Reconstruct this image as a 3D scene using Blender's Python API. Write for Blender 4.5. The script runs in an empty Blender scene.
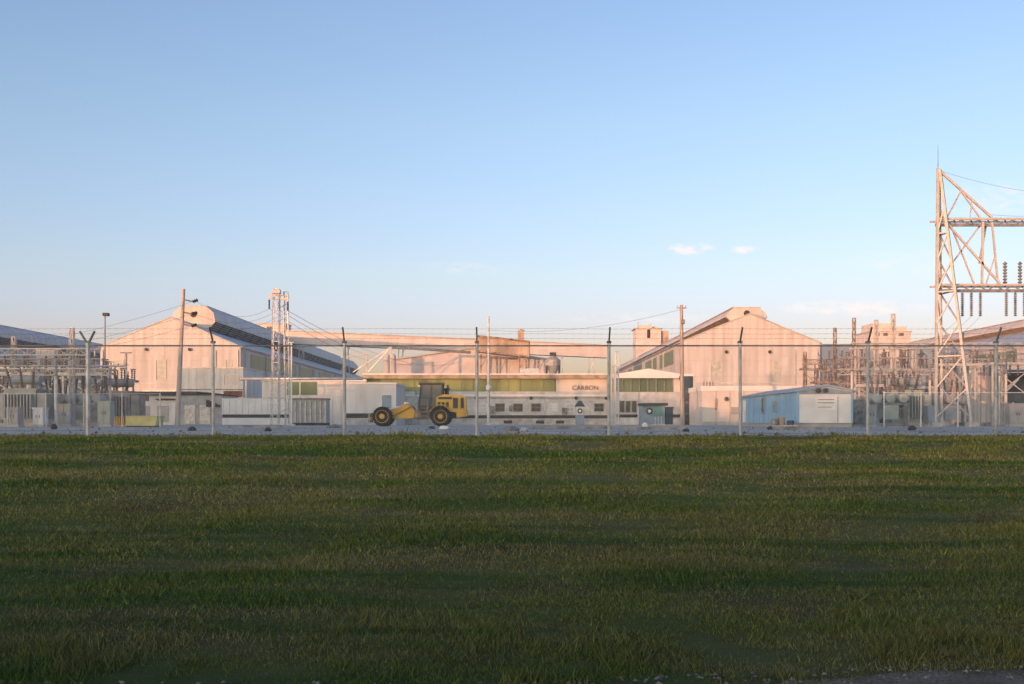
import bpy, math, random
import numpy as np
from mathutils import Vector, Matrix
random.seed(7); RNG = np.random.default_rng(7)
SC = bpy.context.scene
COL = SC.collection
R = math.radians
F, CX, HY, CZ = 1098.0, 512.0, 422.0, 0.32       # focal length in pixels, principal column, horizon row, eye height over the yard
def W(px, Y): return (px - CX) / F * Y
def Z(py, Y): return CZ + (HY - py) / F * Y

# ------------------------------------------------------------------ materials
def mat(name, col, rough=.6, metal=0., var=.12, scale=1.5, stretch=(1, 1, 1), col2=None, bump=0., bscale=30, laps=None, spec=.4, dirt=0.):
    m = bpy.data.materials.new(name); m.use_nodes = True
    N, L = m.node_tree.nodes, m.node_tree.links
    b = N['Principled BSDF']
    b.inputs['Roughness'].default_value = rough; b.inputs['Metallic'].default_value = metal
    b.inputs['Specular IOR Level'].default_value = spec
    tc = N.new('ShaderNodeTexCoord'); mp = N.new('ShaderNodeMapping'); mp.inputs['Scale'].default_value = stretch
    L.new(tc.outputs['Object'], mp.inputs['Vector'])
    n = N.new('ShaderNodeTexNoise'); n.inputs['Scale'].default_value = scale; n.inputs['Detail'].default_value = 5
    L.new(mp.outputs[0], n.inputs['Vector'])
    cr = N.new('ShaderNodeValToRGB')
    c2 = col2 or tuple(max(0, c * (1 - 2.2 * var)) for c in col)
    c1 = col if col2 else tuple(min(1, c * (1 + var)) for c in col)
    cr.color_ramp.elements[0].position = .32; cr.color_ramp.elements[1].position = .68
    cr.color_ramp.elements[0].color = (*c2, 1); cr.color_ramp.elements[1].color = (*c1, 1)
    L.new(n.outputs['Fac'], cr.inputs[0])
    out = cr.outputs[0]
    if dirt:
        n2 = N.new('ShaderNodeTexNoise'); n2.inputs['Scale'].default_value = .35; n2.inputs['Detail'].default_value = 8
        n2.inputs['Roughness'].default_value = .7
        L.new(tc.outputs['Object'], n2.inputs['Vector'])
        r2 = N.new('ShaderNodeMapRange'); r2.inputs[1].default_value = .5; r2.inputs[2].default_value = .75; r2.inputs[4].default_value = dirt
        L.new(n2.outputs['Fac'], r2.inputs[0])
        mx = N.new('ShaderNodeMix'); mx.data_type = 'RGBA'; mx.inputs[7].default_value = (.16, .11, .08, 1)
        L.new(r2.outputs[0], mx.inputs[0]); L.new(out, mx.inputs[6]); out = mx.outputs[2]
    if laps:                                        # sheet laps: thin darker lines every `laps` metres of height
        sx = N.new('ShaderNodeSeparateXYZ'); L.new(tc.outputs['Object'], sx.inputs[0])
        mo = N.new('ShaderNodeMath'); mo.operation = 'PINGPONG'; mo.inputs[1].default_value = laps / 2
        L.new(sx.outputs['Z'], mo.inputs[0])
        lt = N.new('ShaderNodeMath'); lt.operation = 'LESS_THAN'; lt.inputs[1].default_value = .055
        L.new(mo.outputs[0], lt.inputs[0])
        ml = N.new('ShaderNodeMath'); ml.operation = 'MULTIPLY'; ml.inputs[1].default_value = .16; L.new(lt.outputs[0], ml.inputs[0])
        mx = N.new('ShaderNodeMix'); mx.data_type = 'RGBA'; mx.inputs[7].default_value = tuple(c * .35 for c in col) + (1,)
        L.new(ml.outputs[0], mx.inputs[0]); L.new(out, mx.inputs[6]); out = mx.outputs[2]
    L.new(out, b.inputs['Base Color'])
    if bump:
        nb = N.new('ShaderNodeTexNoise'); nb.inputs['Scale'].default_value = bscale; nb.inputs['Detail'].default_value = 4
        L.new(tc.outputs['Object'], nb.inputs['Vector'])
        bp = N.new('ShaderNodeBump'); bp.inputs['Strength'].default_value = bump; bp.inputs['Distance'].default_value = .05
        L.new(nb.outputs['Fac'], bp.inputs['Height']); L.new(bp.outputs[0], b.inputs['Normal'])
    return m

M = {}
M['siding'] = mat('siding', (.575, .53, .515), .55, var=.10, scale=1.1, stretch=(1, 1, .06), laps=2.6, dirt=.25)
M['siding2'] = mat('siding_pink', (.60, .57, .56), .6, var=.10, scale=.8, stretch=(1, 1, .1), laps=3.1, dirt=.3)
M['roofing'] = mat('roofing', (.46, .455, .46), .5, var=.12, scale=.8, stretch=(.3, 1, 1), dirt=.2)
M['louvre'] = mat('louvre', (.20, .195, .20), .7, var=.3, scale=2)
M['louvre_sunlit'] = mat('louvre_sunlit', (.33, .25, .20), .7, var=.25, scale=2)  # warmer, lighter copy of the louvre with sunlight put into its colour
M['facade_light'] = mat('facade_light', (.50, .50, .45), .4, var=.1)
M['green_panel'] = mat('green_panel', (.13, .19, .11), .35, var=.3, scale=.9, stretch=(1, 1, .15), col2=(.075, .13, .075))
M['olive_panel'] = mat('olive_panel', (.31, .34, .12), .4, var=.3, scale=.55, stretch=(1, 1, .1), col2=(.11, .15, .07))
M['fascia'] = mat('fascia', (.40, .31, .21), .6, var=.2)
M['block'] = mat('block_wall', (.60, .595, .59), .85, var=.12, scale=1.2, dirt=.25, bump=.2, bscale=6)
M['white'] = mat('white_paint', (.74, .74, .74), .5, var=.06, scale=1.2, dirt=.22)
M['whitewall'] = mat('white_wall', (.68, .67, .67), .7, var=.1, scale=1.1, stretch=(1, 1, .12), dirt=.4)
M['trim_white'] = mat('trim_white', (.78, .77, .75), .5, var=.05)
M['dark'] = mat('dark_metal', (.045, .045, .05), .6, var=.2)
M['black'] = mat('black_rubber', (.022, .022, .024), .85, var=.2, bump=.3, bscale=20)
M['darkroof'] = mat('dark_roof', (.07, .065, .07), .8, var=.2)
M['maroon'] = mat('maroon', (.17, .055, .045), .6, var=.2)
M['galv'] = mat('galvanised', (.58, .575, .57), .45, .35, var=.15, scale=4)
M['galvdark'] = mat('weathered_steel', (.27, .26, .255), .6, .3, var=.25, scale=3)
M['tower'] = mat('tower_steel', (.54, .51, .48), .55, .15, var=.07, scale=2.5, dirt=.1)
M['rust'] = mat('rusty_steel', (.33, .26, .22), .75, var=.35, scale=2)
M['porcelain'] = mat('porcelain', (.21, .165, .145), .25, var=.2)
M['porcelain_grey'] = mat('porcelain_grey', (.33, .34, .36), .25, var=.12)
M['alu'] = mat('aluminium_bus', (.55, .55, .55), .35, .5, var=.1)
M['tankgrey'] = mat('tank_grey', (.37, .375, .375), .45, var=.12, scale=1.4, dirt=.35)
M['tankbrown'] = mat('tank_brown', (.40, .355, .32), .55, var=.2, scale=1.4, dirt=.4)
M['tankgreen'] = mat('tank_green', (.35, .40, .37), .5, var=.12, scale=1.4, dirt=.35)
M['navy'] = mat('navy_duct', (.045, .075, .11), .5, var=.25)
M['blue'] = mat('blue_siding', (.25, .46, .68), .5, var=.08, scale=1.6, stretch=(1, 1, .12), dirt=.16)
M['bluegrey'] = mat('blue_grey_paint', (.24, .33, .42), .5, var=.12, dirt=.2)
M['teal'] = mat('teal_paint', (.14, .31, .28), .5, var=.12)
M['wood'] = mat('pole_wood', (.46, .38, .31), .9, var=.25, scale=3, stretch=(4, 4, .3))
M['greywood'] = mat('grey_pole_wood', (.50, .44, .39), .9, var=.2, scale=3, stretch=(4, 4, .3))
M['yellow'] = mat('loader_yellow', (.58, .36, .05), .45, var=.1, scale=1.5, dirt=.3)
M['lime'] = mat('yellow_green_paint', (.60, .56, .22), .55, var=.12, dirt=.2)
M['orange'] = mat('orange_paint', (.58, .32, .06), .5, var=.15)
M['panel_cream'] = mat('cream_sun_panel', (.68, .61, .56), .55, var=.07, scale=.6)
M['letter'] = mat('letter_paint', (.15, .05, .04), .6, var=.1)
M['tan'] = mat('tan_gallery', (.47, .36, .28), .7, var=.25, scale=.5, stretch=(1, 1, .4), dirt=.3)
M['wire'] = mat('wire', (.22, .22, .22), .5, .3)
M['chain'] = mat('chain_link', (.40, .40, .41), .5, .4, var=.05)
M['concrete'] = mat('concrete', (.5, .485, .46), .9, var=.15, bump=.3, bscale=12)
g = mat('window_glass', (.05, .06, .07), .12, var=.1, spec=.6); M['glass'] = g
M['pinkcap'] = mat('pale_cladding', (.62, .555, .55), .6, var=.08, scale=.4, dirt=.15)
M['red'] = mat('red_paint', (.45, .06, .05), .5)

def ground_mat(name, cols, scales, rough=.95, bump=.5, bscale=40, road_tint=None):
    """cols: base, second, third colours mixed by large and stretched noise"""
    m = bpy.data.materials.new(name); m.use_nodes = True
    N, L = m.node_tree.nodes, m.node_tree.links
    b = N['Principled BSDF']; b.inputs['Roughness'].default_value = rough; b.inputs['Specular IOR Level'].default_value = .15
    tc = N.new('ShaderNodeTexCoord'); out = None
    for i, (c, (sc, st, lo, hi)) in enumerate(zip(cols[1:], scales)):
        mp = N.new('ShaderNodeMapping'); mp.inputs['Scale'].default_value = st; mp.inputs['Location'].default_value = (i * 17.3, i * 5.1, 0)
        L.new(tc.outputs['Object'], mp.inputs[0])
        n = N.new('ShaderNodeTexNoise'); n.inputs['Scale'].default_value = sc; n.inputs['Detail'].default_value = 6; n.inputs['Roughness'].default_value = .62
        L.new(mp.outputs[0], n.inputs['Vector'])
        r = N.new('ShaderNodeMapRange'); r.inputs[1].default_value = lo; r.inputs[2].default_value = hi
        L.new(n.outputs['Fac'], r.inputs[0])
        mx = N.new('ShaderNodeMix'); mx.data_type = 'RGBA'
        L.new(r.outputs[0], mx.inputs[0])
        if out is None: mx.inputs[6].default_value = (*cols[0], 1)
        else: L.new(out, mx.inputs[6])
        mx.inputs[7].default_value = (*c, 1); out = mx.outputs[2]
    if road_tint:                                        # grass turns darker and greener towards the road, with a noisy fade
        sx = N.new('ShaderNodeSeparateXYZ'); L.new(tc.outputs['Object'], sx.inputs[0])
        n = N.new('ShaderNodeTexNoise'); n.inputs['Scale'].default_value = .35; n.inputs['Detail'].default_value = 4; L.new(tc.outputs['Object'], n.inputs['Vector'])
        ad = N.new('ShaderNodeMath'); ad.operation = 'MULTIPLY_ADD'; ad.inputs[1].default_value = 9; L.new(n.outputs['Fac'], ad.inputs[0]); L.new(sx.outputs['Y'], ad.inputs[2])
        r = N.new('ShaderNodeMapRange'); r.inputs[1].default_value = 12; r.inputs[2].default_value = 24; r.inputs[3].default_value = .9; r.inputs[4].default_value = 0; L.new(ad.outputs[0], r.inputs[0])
        mx = N.new('ShaderNodeMix'); mx.data_type = 'RGBA'; mx.blend_type = 'MULTIPLY'; L.new(r.outputs[0], mx.inputs[0]); L.new(out, mx.inputs[6]); mx.inputs[7].default_value = (*road_tint, 1); out = mx.outputs[2]
    L.new(out, b.inputs['Base Color'])
    nb = N.new('ShaderNodeTexNoise'); nb.inputs['Scale'].default_value = bscale; nb.inputs['Detail'].default_value = 5
    L.new(tc.outputs['Object'], nb.inputs['Vector'])
    bp = N.new('ShaderNodeBump'); bp.inputs['Strength'].default_value = bump; bp.inputs['Distance'].default_value = .04
    L.new(nb.outputs['Fac'], bp.inputs['Height']); L.new(bp.outputs[0], b.inputs['Normal'])
    return m
GRASS_SC = [(1.0, (.07, .75, 1), .44, .56), (1.0, (.22, 1.0, 1), .47, .62), (1.0, (.05, .62, 1), .5, .58), (1.3, (.5, .7, 1), .56, .68)]
M['turf'] = ground_mat('turf', [(.075, .095, .020), (.13, .12, .035), (.13, .115, .045), (.05, .075, .016), (.10, .080, .038)], GRASS_SC, bscale=60, road_tint=(.40, .50, .50))
M['blade'] = ground_mat('grass_blade', [(.135, .170, .029), (.225, .205, .050), (.285, .225, .080), (.105, .148, .023), (.215, .165, .065)], GRASS_SC, rough=.6, bump=0, road_tint=(.40, .50, .50))
M['gravel'] = ground_mat('yard_gravel', [(.43, .405, .38), (.56, .53, .50), (.27, .25, .235), (.20, .185, .165)], [(.25, (1, 1, 1), .4, .65), (.6, (.10, 1, 1), .5, .6), (.7, (.22, 1, 1), .52, .6)], bscale=25)
M['shoulder'] = ground_mat('shoulder_gravel', [(.12, .095, .075), (.20, .165, .14), (.07, .055, .045), (.075, .075, .035)], [(2, (1, 1, 1), .4, .6), (38, (1, 1, 1), .48, .62), (1.6, (1, 1, 1), .55, .7)], bump=1., bscale=45)
M['stone'] = mat('stone', (.19, .17, .155), .9, var=.3, scale=6)
M['asphalt'] = ground_mat('asphalt', [(.055, .055, .055), (.07, .07, .07)], [(3, (1, 1, 1), .4, .6)], bscale=80)

# ------------------------------------------------------------------ mesh builder
class MB:
    def __init__(s): s.v, s.f = [], []
    def add(s, vs, fs):
        o = len(s.v); s.v += [tuple(p) for p in vs]; s.f += [tuple(i + o for i in q) for q in fs]; return s
    def box(s, x0, x1, y0, y1, z0, z1):
        return s.add([(x0, y0, z0), (x1, y0, z0), (x1, y1, z0), (x0, y1, z0), (x0, y0, z1), (x1, y0, z1), (x1, y1, z1), (x0, y1, z1)],
                     [(3, 2, 1, 0), (4, 5, 6, 7), (0, 1, 5, 4), (1, 2, 6, 5), (2, 3, 7, 6), (3, 0, 4, 7)])
    def bar(s, p, q, w, h=None):
        p, q = Vector(p), Vector(q); d = (q - p).normalized(); h = h or w
        u = d.cross(Vector((0, 0, 1)));  u = Vector((1, 0, 0)) if u.length < 1e-3 else u.normalized(); n = u.cross(d)
        c = [p + u * a * w / 2 + n * b * h / 2 for a, b in ((-1, -1), (1, -1), (1, 1), (-1, 1))]
        c += [x + (q - p) for x in c]
        return s.add(c, [(3, 2, 1, 0), (4, 5, 6, 7), (0, 1, 5, 4), (1, 2, 6, 5), (2, 3, 7, 6), (3, 0, 4, 7)])
    def tube(s, p, q, r, n=8, r2=None):
        p, q = Vector(p), Vector(q); d = (q - p).normalized(); r2 = r if r2 is None else r2
        u = d.cross(Vector((0, 0, 1))); u = Vector((1, 0, 0)) if u.length < 1e-3 else u.normalized(); w = u.cross(d)
        a = [u * math.cos(2 * math.pi * k / n) + w * math.sin(2 * math.pi * k / n) for k in range(n)]
        return s.add([p + x * r for x in a] + [q + x * r2 for x in a],
                     [(k, (k + 1) % n, n + (k + 1) % n, n + k) for k in range(n)] + [tuple(range(n - 1, -1, -1)), tuple(range(n, 2 * n))])
    def path(s, pts, r, n=4):
        for a, b in zip(pts[:-1], pts[1:]): s.tube(a, b, r, n)
        return s
    def lathe(s, c, prof, n=10, ax='z'):
        vs, fs = [], []
        for r, h in prof:
            for k in range(n):
                t = 2 * math.pi * k / n; a, b = r * math.cos(t), r * math.sin(t)
                vs.append((c[0] + a, c[1] + b, c[2] + h) if ax == 'z' else (c[0] + a, c[1] + h, c[2] + b) if ax == 'y' else (c[0] + h, c[1] + a, c[2] + b))
        m = len(prof)
        for j in range(m - 1):
            for k in range(n): fs.append((j * n + k, j * n + (k + 1) % n, (j + 1) * n + (k + 1) % n, (j + 1) * n + k))
        fs += [tuple(range(n - 1, -1, -1)), tuple(range((m - 1) * n, m * n))]
        return s.add(vs, fs)
    def prism(s, o, a, b, ax='y'):                  # outline extruded along y (xz outline), x (yz outline) or z (xy outline)
        n = len(o); f = {'y': lambda p, t: (p[0], t, p[1]), 'x': lambda p, t: (t, p[0], p[1]), 'z': lambda p, t: (p[0], p[1], t)}[ax]
        return s.add([f(p, a) for p in o] + [f(p, b) for p in o],
                     [(k, (k + 1) % n, n + (k + 1) % n, n + k) for k in range(n)] + [tuple(range(n - 1, -1, -1)), tuple(range(n, 2 * n))])
    def insul(s, c, h, r, n=9, sheds=None):
        k = sheds or max(3, int(h / .16)); pr = []
        for i in range(k):
            z = h * i / k
            pr += [(r * .5, z), (r, z + h / k * .35), (r * .95, z + h / k * .5), (r * .5, z + h / k * .62)]
        pr.append((r * .45, h))
        return s.lathe(c, pr, n)
    def lattice(s, p, q, w0, w1, bay, ch=.09, br=.05):     # square lattice mast between p and q (p, q on the axis)
        p, q = Vector(p), Vector(q); d = q - p; Ln = d.length; dn = d.normalized()
        u = dn.cross(Vector((0, 0, 1))); u = Vector((1, 0, 0)) if u.length < 1e-3 else u.normalized(); v = u.cross(dn)
        cor = lambda t, k: p + d * t + (u * (-1, 1, 1, -1)[k] + v * (-1, -1, 1, 1)[k]) * (w0 + (w1 - w0) * t) / 2
        nb = max(1, round(Ln / bay))
        for k in range(4):
            s.bar(cor(0, k), cor(1, k), ch)
            for i in range(nb):
                a, b = i / nb, (i + 1) / nb; k2 = (k + 1) % 4
                s.bar(cor(a, k if i % 2 else k2), cor(b, k2 if i % 2 else k), br)
                s.bar(cor(b, k), cor(b, k2), br)
        return s
    def build(s, name, m, parent=None, smooth=False):
        me = bpy.data.meshes.new(name); me.from_pydata(s.v, [], s.f); me.materials.append(M[m] if isinstance(m, str) else m)
        import bmesh
        bm = bmesh.new(); bm.from_mesh(me); bmesh.ops.recalc_face_normals(bm, faces=bm.faces); bm.to_mesh(me); bm.free()
        if smooth:
            me.polygons.foreach_set('use_smooth', [True] * len(me.polygons))
        o = bpy.data.objects.new(name, me); COL.objects.link(o)
        if parent: o.parent = parent
        return o
def tag(o, label=None, cat=None, group=None, kind=None):
    for k, v in (('label', label), ('category', cat), ('group', group), ('kind', kind)):
        if v: o[k] = v
    return o
def thing(name, label, cat, loc=(0, 0, 0), rz=0., group=None):
    o = bpy.data.objects.new(name, None); COL.objects.link(o); o.empty_display_size = .3
    o.location = loc; o.rotation_euler = (0, 0, rz)
    return tag(o, label, cat, group)
def kids(o): return [c for c in COL.objects if c.parent == o]
def dup(root, loc, label, rz=None, scale=None):
    c = root.copy(); COL.objects.link(c); c.location = loc; c['label'] = label
    if rz is not None: c.rotation_euler = (0, 0, rz)
    if scale: c.scale = scale
    for ch in kids(root):
        d = ch.copy(); COL.objects.link(d); d.parent = c
        for g_ in kids(ch):
            e = g_.copy(); COL.objects.link(e); e.parent = d
    return c
def window(par, x0, x1, z0, z1, y=-.0, fm='galv', pm='glass', cross=True, side=None):
    """framed window on a wall facing -y (or on a wall facing side*x at x=y)"""
    f = MB(); p = MB(); t = .07 if (x1 - x0) < 2 else .1
    def bx(mb, a0, a1, c0, c1, d0, d1):
        if side is None: mb.box(a0, a1, y - d1, y - d0, c0, c1)
        else:
            xa, xb = sorted((y + side * d0, y + side * d1)); mb.box(xa, xb, a0, a1, c0, c1)
    bx(f, x0 - t, x0, z0 - t, z1 + t, .003, .13); bx(f, x1, x1 + t, z0 - t, z1 + t, .003, .09)
    bx(f, x0, x1, z0 - t, z0, .003, .09); bx(f, x0, x1, z1, z1 + t, .003, .09)
    if cross:
        xm = (x0 + x1) / 2; zm = (z0 + z1) / 2
        bx(f, xm - t / 3, xm + t / 3, z0, z1, .05, .07); bx(f, x0, x1, zm - t / 3, zm + t / 3, .045, .068)
    bx(p, x0, x1, z0, z1, .004, .03)
    fo = f.build('window', fm, par); p.build('pane', pm, fo)
    return fo

# ------------------------------------------------------------------ ground
def bank_z(y):
    if y <= 7.2: return -1.45
    t = min(1, (y - 7.2) / 17.6)
    return -1.45 + 1.45 * (t * .9 + .1 * (3 * t * t - 2 * t ** 3)) if t < 1 else 0.
ys = [-600, -150, -80, 0, 4, 7.2] + list(np.linspace(7.8, 24.8, 28)) + [25.25]
xs = [-900, -300, -100, -50] + list(np.linspace(-22, 22, 45)) + [50, 100, 300, 900]
def und(x, y):
    if not (7.3 < y < 24.5) or abs(x) > 23: return 0
    return .035 * math.sin(x * .7 + y * .4) * math.sin(y * .9 + .3 * x) + .02 * math.sin(x * 1.9 - y * 1.3)
mb = MB(); nx = len(xs)
vs = [(x, y, bank_z(y) + und(x, y)) for y in ys for x in xs]
mb.add(vs, [(j * nx + i, j * nx + i + 1, (j + 1) * nx + i + 1, (j + 1) * nx + i) for j in range(len(ys) - 1) for i in range(nx - 1)])
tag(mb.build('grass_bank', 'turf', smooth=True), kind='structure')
mb = MB(); mb.add([(-6000, 25.25, 0), (6000, 25.25, 0), (6000, 9000, 0), (-6000, 9000, 0)], [(0, 1, 2, 3)])
tag(mb.build('ground', 'gravel'), kind='structure')
# gravel shoulder with a ragged edge, and the road the picture is taken from
ex = list(np.linspace(-40, 40, 320)); mb = MB(); vv = []
for x in ex:
    e = 7.27 + .125 * max(0, min(x, 5)) + .03 * math.sin(x * 2.1) * math.sin(x * .9 + 1) + random.uniform(-.05, .05)
    e = min(e, 7.95)
    vv += [(x, 2.5, -1.446), (x, e, bank_z(e) + und(x, e) + .008)]
mb.add(vv, [(2 * i, 2 * i + 2, 2 * i + 3, 2 * i + 1) for i in range(len(ex) - 1)])
tag(mb.build('road_shoulder', 'shoulder'), kind='structure')
mb = MB(); mb.add([(-400, -5, -1.44), (400, -5, -1.44), (400, 2.52, -1.44), (-400, 2.52, -1.44)], [(0, 1, 2, 3)])
tag(mb.build('road', 'asphalt'), kind='structure')
# added unseen berm behind the road, crest shaped to shade bank and near yard
SHADE_CREST = [(-900, 9), (-330, 9), (-250, 10), (-228, 11), (-198, 15.5), (-172, 15.5), (-163, 12), (-131, 11.4), (-118, 11.2), (-104, 9.2), (-97, 7.5), (-70, 7.4), (-58, 7.0), (-45, 6.6), (-10, 6.4), (60, 6), (400, 6)]
lx = sorted(set([x for x, _ in SHADE_CREST] + list(range(-340, 100, 4))))
mb = MB(); vs = []
for x in lx:
    h = float(np.interp(x, [a for a, _ in SHADE_CREST], [b for _, b in SHADE_CREST])) + .25 * math.sin(x * .31) + .2 * math.sin(x * .83 + 1)
    vs += [(x, -45 - 2.2 * (h + 2.5), -1.6), (x, -47, h - .1), (x, -45, h), (x, -43, h - .1), (x, -45 + 2.2 * (h + 2.5), -1.6)]
mb.add(vs, [(5 * i + k, 5 * i + k + 1, 5 * i + 5 + k + 1, 5 * i + 5 + k) for i in range(len(lx) - 1) for k in range(4)])
tag(mb.build('added_shade_berm', 'turf', smooth=True), kind='structure')

# grass blades (stuff): one mesh, denser towards the road
_nt = M['blade'].node_tree; _at = _nt.nodes.new('ShaderNodeAttribute'); _at.attribute_name = 'blade_tone'
_b = _nt.nodes['Principled BSDF']; _src = _b.inputs['Base Color'].links[0].from_socket
_vm = _nt.nodes.new('ShaderNodeVectorMath'); _vm.operation = 'SCALE'; _nt.links.new(_src, _vm.inputs[0]); _nt.links.new(_at.outputs['Fac'], _vm.inputs[3]); _nt.links.new(_vm.outputs[0], _b.inputs['Base Color'])
def TUFT(x, y):                                     # clumpy value noise in 0..1
    tot = np.zeros_like(x)
    for f_, am, sd in ((1.1, .35, 3), (2.7, .35, 11), (6.1, .3, 23)):
        gx, gy = x * f_ + 1000, y * f_ + 1000; ix, iy = np.floor(gx).astype(int), np.floor(gy).astype(int); fx, fy = gx - ix, gy - iy
        fx, fy = fx * fx * (3 - 2 * fx), fy * fy * (3 - 2 * fy)
        hsh = lambda a, b: (np.sin(a * 127.1 + b * 311.7 + sd) * 43758.5453) % 1.0
        tot += am * ((hsh(ix, iy) * (1 - fx) + hsh(ix + 1, iy) * fx) * (1 - fy) + (hsh(ix, iy + 1) * (1 - fx) + hsh(ix + 1, iy + 1) * fx) * fy)
    return np.clip((tot - .42) * 3.2, 0, 1)
def blades():
    V = []
    for y0, y1, den, h, w in ((7.05, 9, 3300, .060, .0075), (9, 11.5, 2300, .062, .009), (11.5, 15, 1500, .065, .012), (15, 20, 900, .068, .017), (20, 25.2, 560, .070, .024), (25.2, 26.6, 420, .05, .024)):
        hw = .5 * y1 + 4.5
        n = int((y1 - y0) * 2 * hw * den)
        x = RNG.uniform(-hw, hw, n); y = RNG.uniform(y0, y1, n)
        edge = 7.25 + .125 * np.clip(x, 0, 5) + .03 * np.sin(x * 2.1) * np.sin(x * .9 + 1) + RNG.normal(0, .06, n)
        k = ((y > edge) | (RNG.random(n) < .14)) & ((y < 25.3) | (RNG.random(n) < (TUFT(x * .7, y * .7) - (y - 25.3) * .75))); x, y = x[k], y[k]; n = len(x)
        cl = .75 + .35 * np.sin(x * 1.7 + np.sin(y * 2.1)) * np.sin(y * 1.3 + .5 * np.sin(x)) + .25 * (RNG.random(n) ** 3) * 3
        hh = h * cl * RNG.uniform(.6, 1.25, n)
        tu = TUFT(x, y); hh = hh * (.50 + .30 * tu + .85 * tu * np.clip((9.4 - y) / 1.6, 0, 1)); hh = np.where(np.abs(y - 25.2) < .22, hh * (1.1 + 2.2 * tu * (RNG.random(n) < .5)), hh)
        w = w * (1 + .35 * tu)
        hh = np.where((y > 24.2) & (np.abs(y - 25.2) > .22), hh * .8, hh)
        z = np.array([bank_z(a) for a in y]) + np.where(y < 24.5, .035 * np.sin(x * .7 + y * .4) * np.sin(y * .9 + .3 * x) + .02 * np.sin(x * 1.9 - y * 1.3), 0) - .004
        a = RNG.uniform(0, 2 * np.pi, n); ww = w * RNG.uniform(.6, 1.2, n) / 2
        lx_, ly_ = RNG.normal(0, .5, n) * hh, RNG.normal(0, .5, n) * hh
        p = np.stack([np.stack([x - np.cos(a) * ww, y - np.sin(a) * ww, z], 1), np.stack([x + np.cos(a) * ww, y + np.sin(a) * ww, z], 1),
                      np.stack([x + lx_, y + ly_, z + hh], 1)], 1)
        V.append(p.reshape(-1, 3))
    V = np.concatenate(V).astype(np.float32); n = len(V) // 3
    me = bpy.data.meshes.new('grass'); me.vertices.add(len(V)); me.vertices.foreach_set('co', V.ravel())
    me.loops.add(3 * n); me.loops.foreach_set('vertex_index', np.arange(3 * n, dtype=np.int32))
    me.polygons.add(n); me.polygons.foreach_set('loop_start', np.arange(0, 3 * n, 3, dtype=np.int32))
    at = me.attributes.new('blade_tone', 'FLOAT', 'FACE'); at.data.foreach_set('value', np.clip(RNG.normal(1, .34, n) + (RNG.random(n) < .05) * .9, .35, 2.4).astype(np.float32))
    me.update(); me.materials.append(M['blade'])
    o = bpy.data.objects.new('grass', me); COL.objects.link(o)
    tag(o, 'dark green mown grass covering the bank below the fence', 'grass', kind='stuff')
blades()

def stones():
    n1, n2 = 2200, 2200
    y = np.concatenate([25.4 + 40 * RNG.random(n1) ** 1.6, RNG.uniform(6.6, 8.1, n2)]); x = np.concatenate([RNG.uniform(-.52, .52, n1) * y[:n1] * 1.1, RNG.uniform(-5, 6, n2)])
    sz = np.concatenate([RNG.uniform(.012, .03, n1) * (1 + 1.6 * (RNG.random(n1) < .06)), RNG.uniform(.008, .022, n2)])
    ed = 7.3 + .125 * np.clip(x, 0, 5); k = (y > 25) | (y < ed + .1); x, y, sz = x[k], y[k], sz[k]; n = len(x)
    z = np.array([bank_z(a) for a in y]) + .004
    o8 = np.array([(1, 0, 0), (0, 1, 0), (-1, 0, 0), (0, -1, 0), (0, 0, .75), (0, 0, -.5)], float)
    f8 = [(0, 1, 4), (1, 2, 4), (2, 3, 4), (3, 0, 4), (1, 0, 5), (2, 1, 5), (3, 2, 5), (0, 3, 5)]
    V = o8[None] * sz[:, None, None] * RNG.uniform(.6, 1.3, (n, 6, 1)) + np.stack([x, y, z + sz * .2], 1)[:, None]
    Fc = (np.array(f8)[None] + (np.arange(n) * 6)[:, None, None]).reshape(-1, 3)
    me = bpy.data.meshes.new('gravel'); me.from_pydata(V.reshape(-1, 3).tolist(), [], Fc.tolist()); me.materials.append(M['stone'])
    o = bpy.data.objects.new('gravel', me); COL.objects.link(o); tag(o, 'loose stones scattered over the gravel yard and the road shoulder', 'gravel', kind='stuff')
stones()
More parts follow.
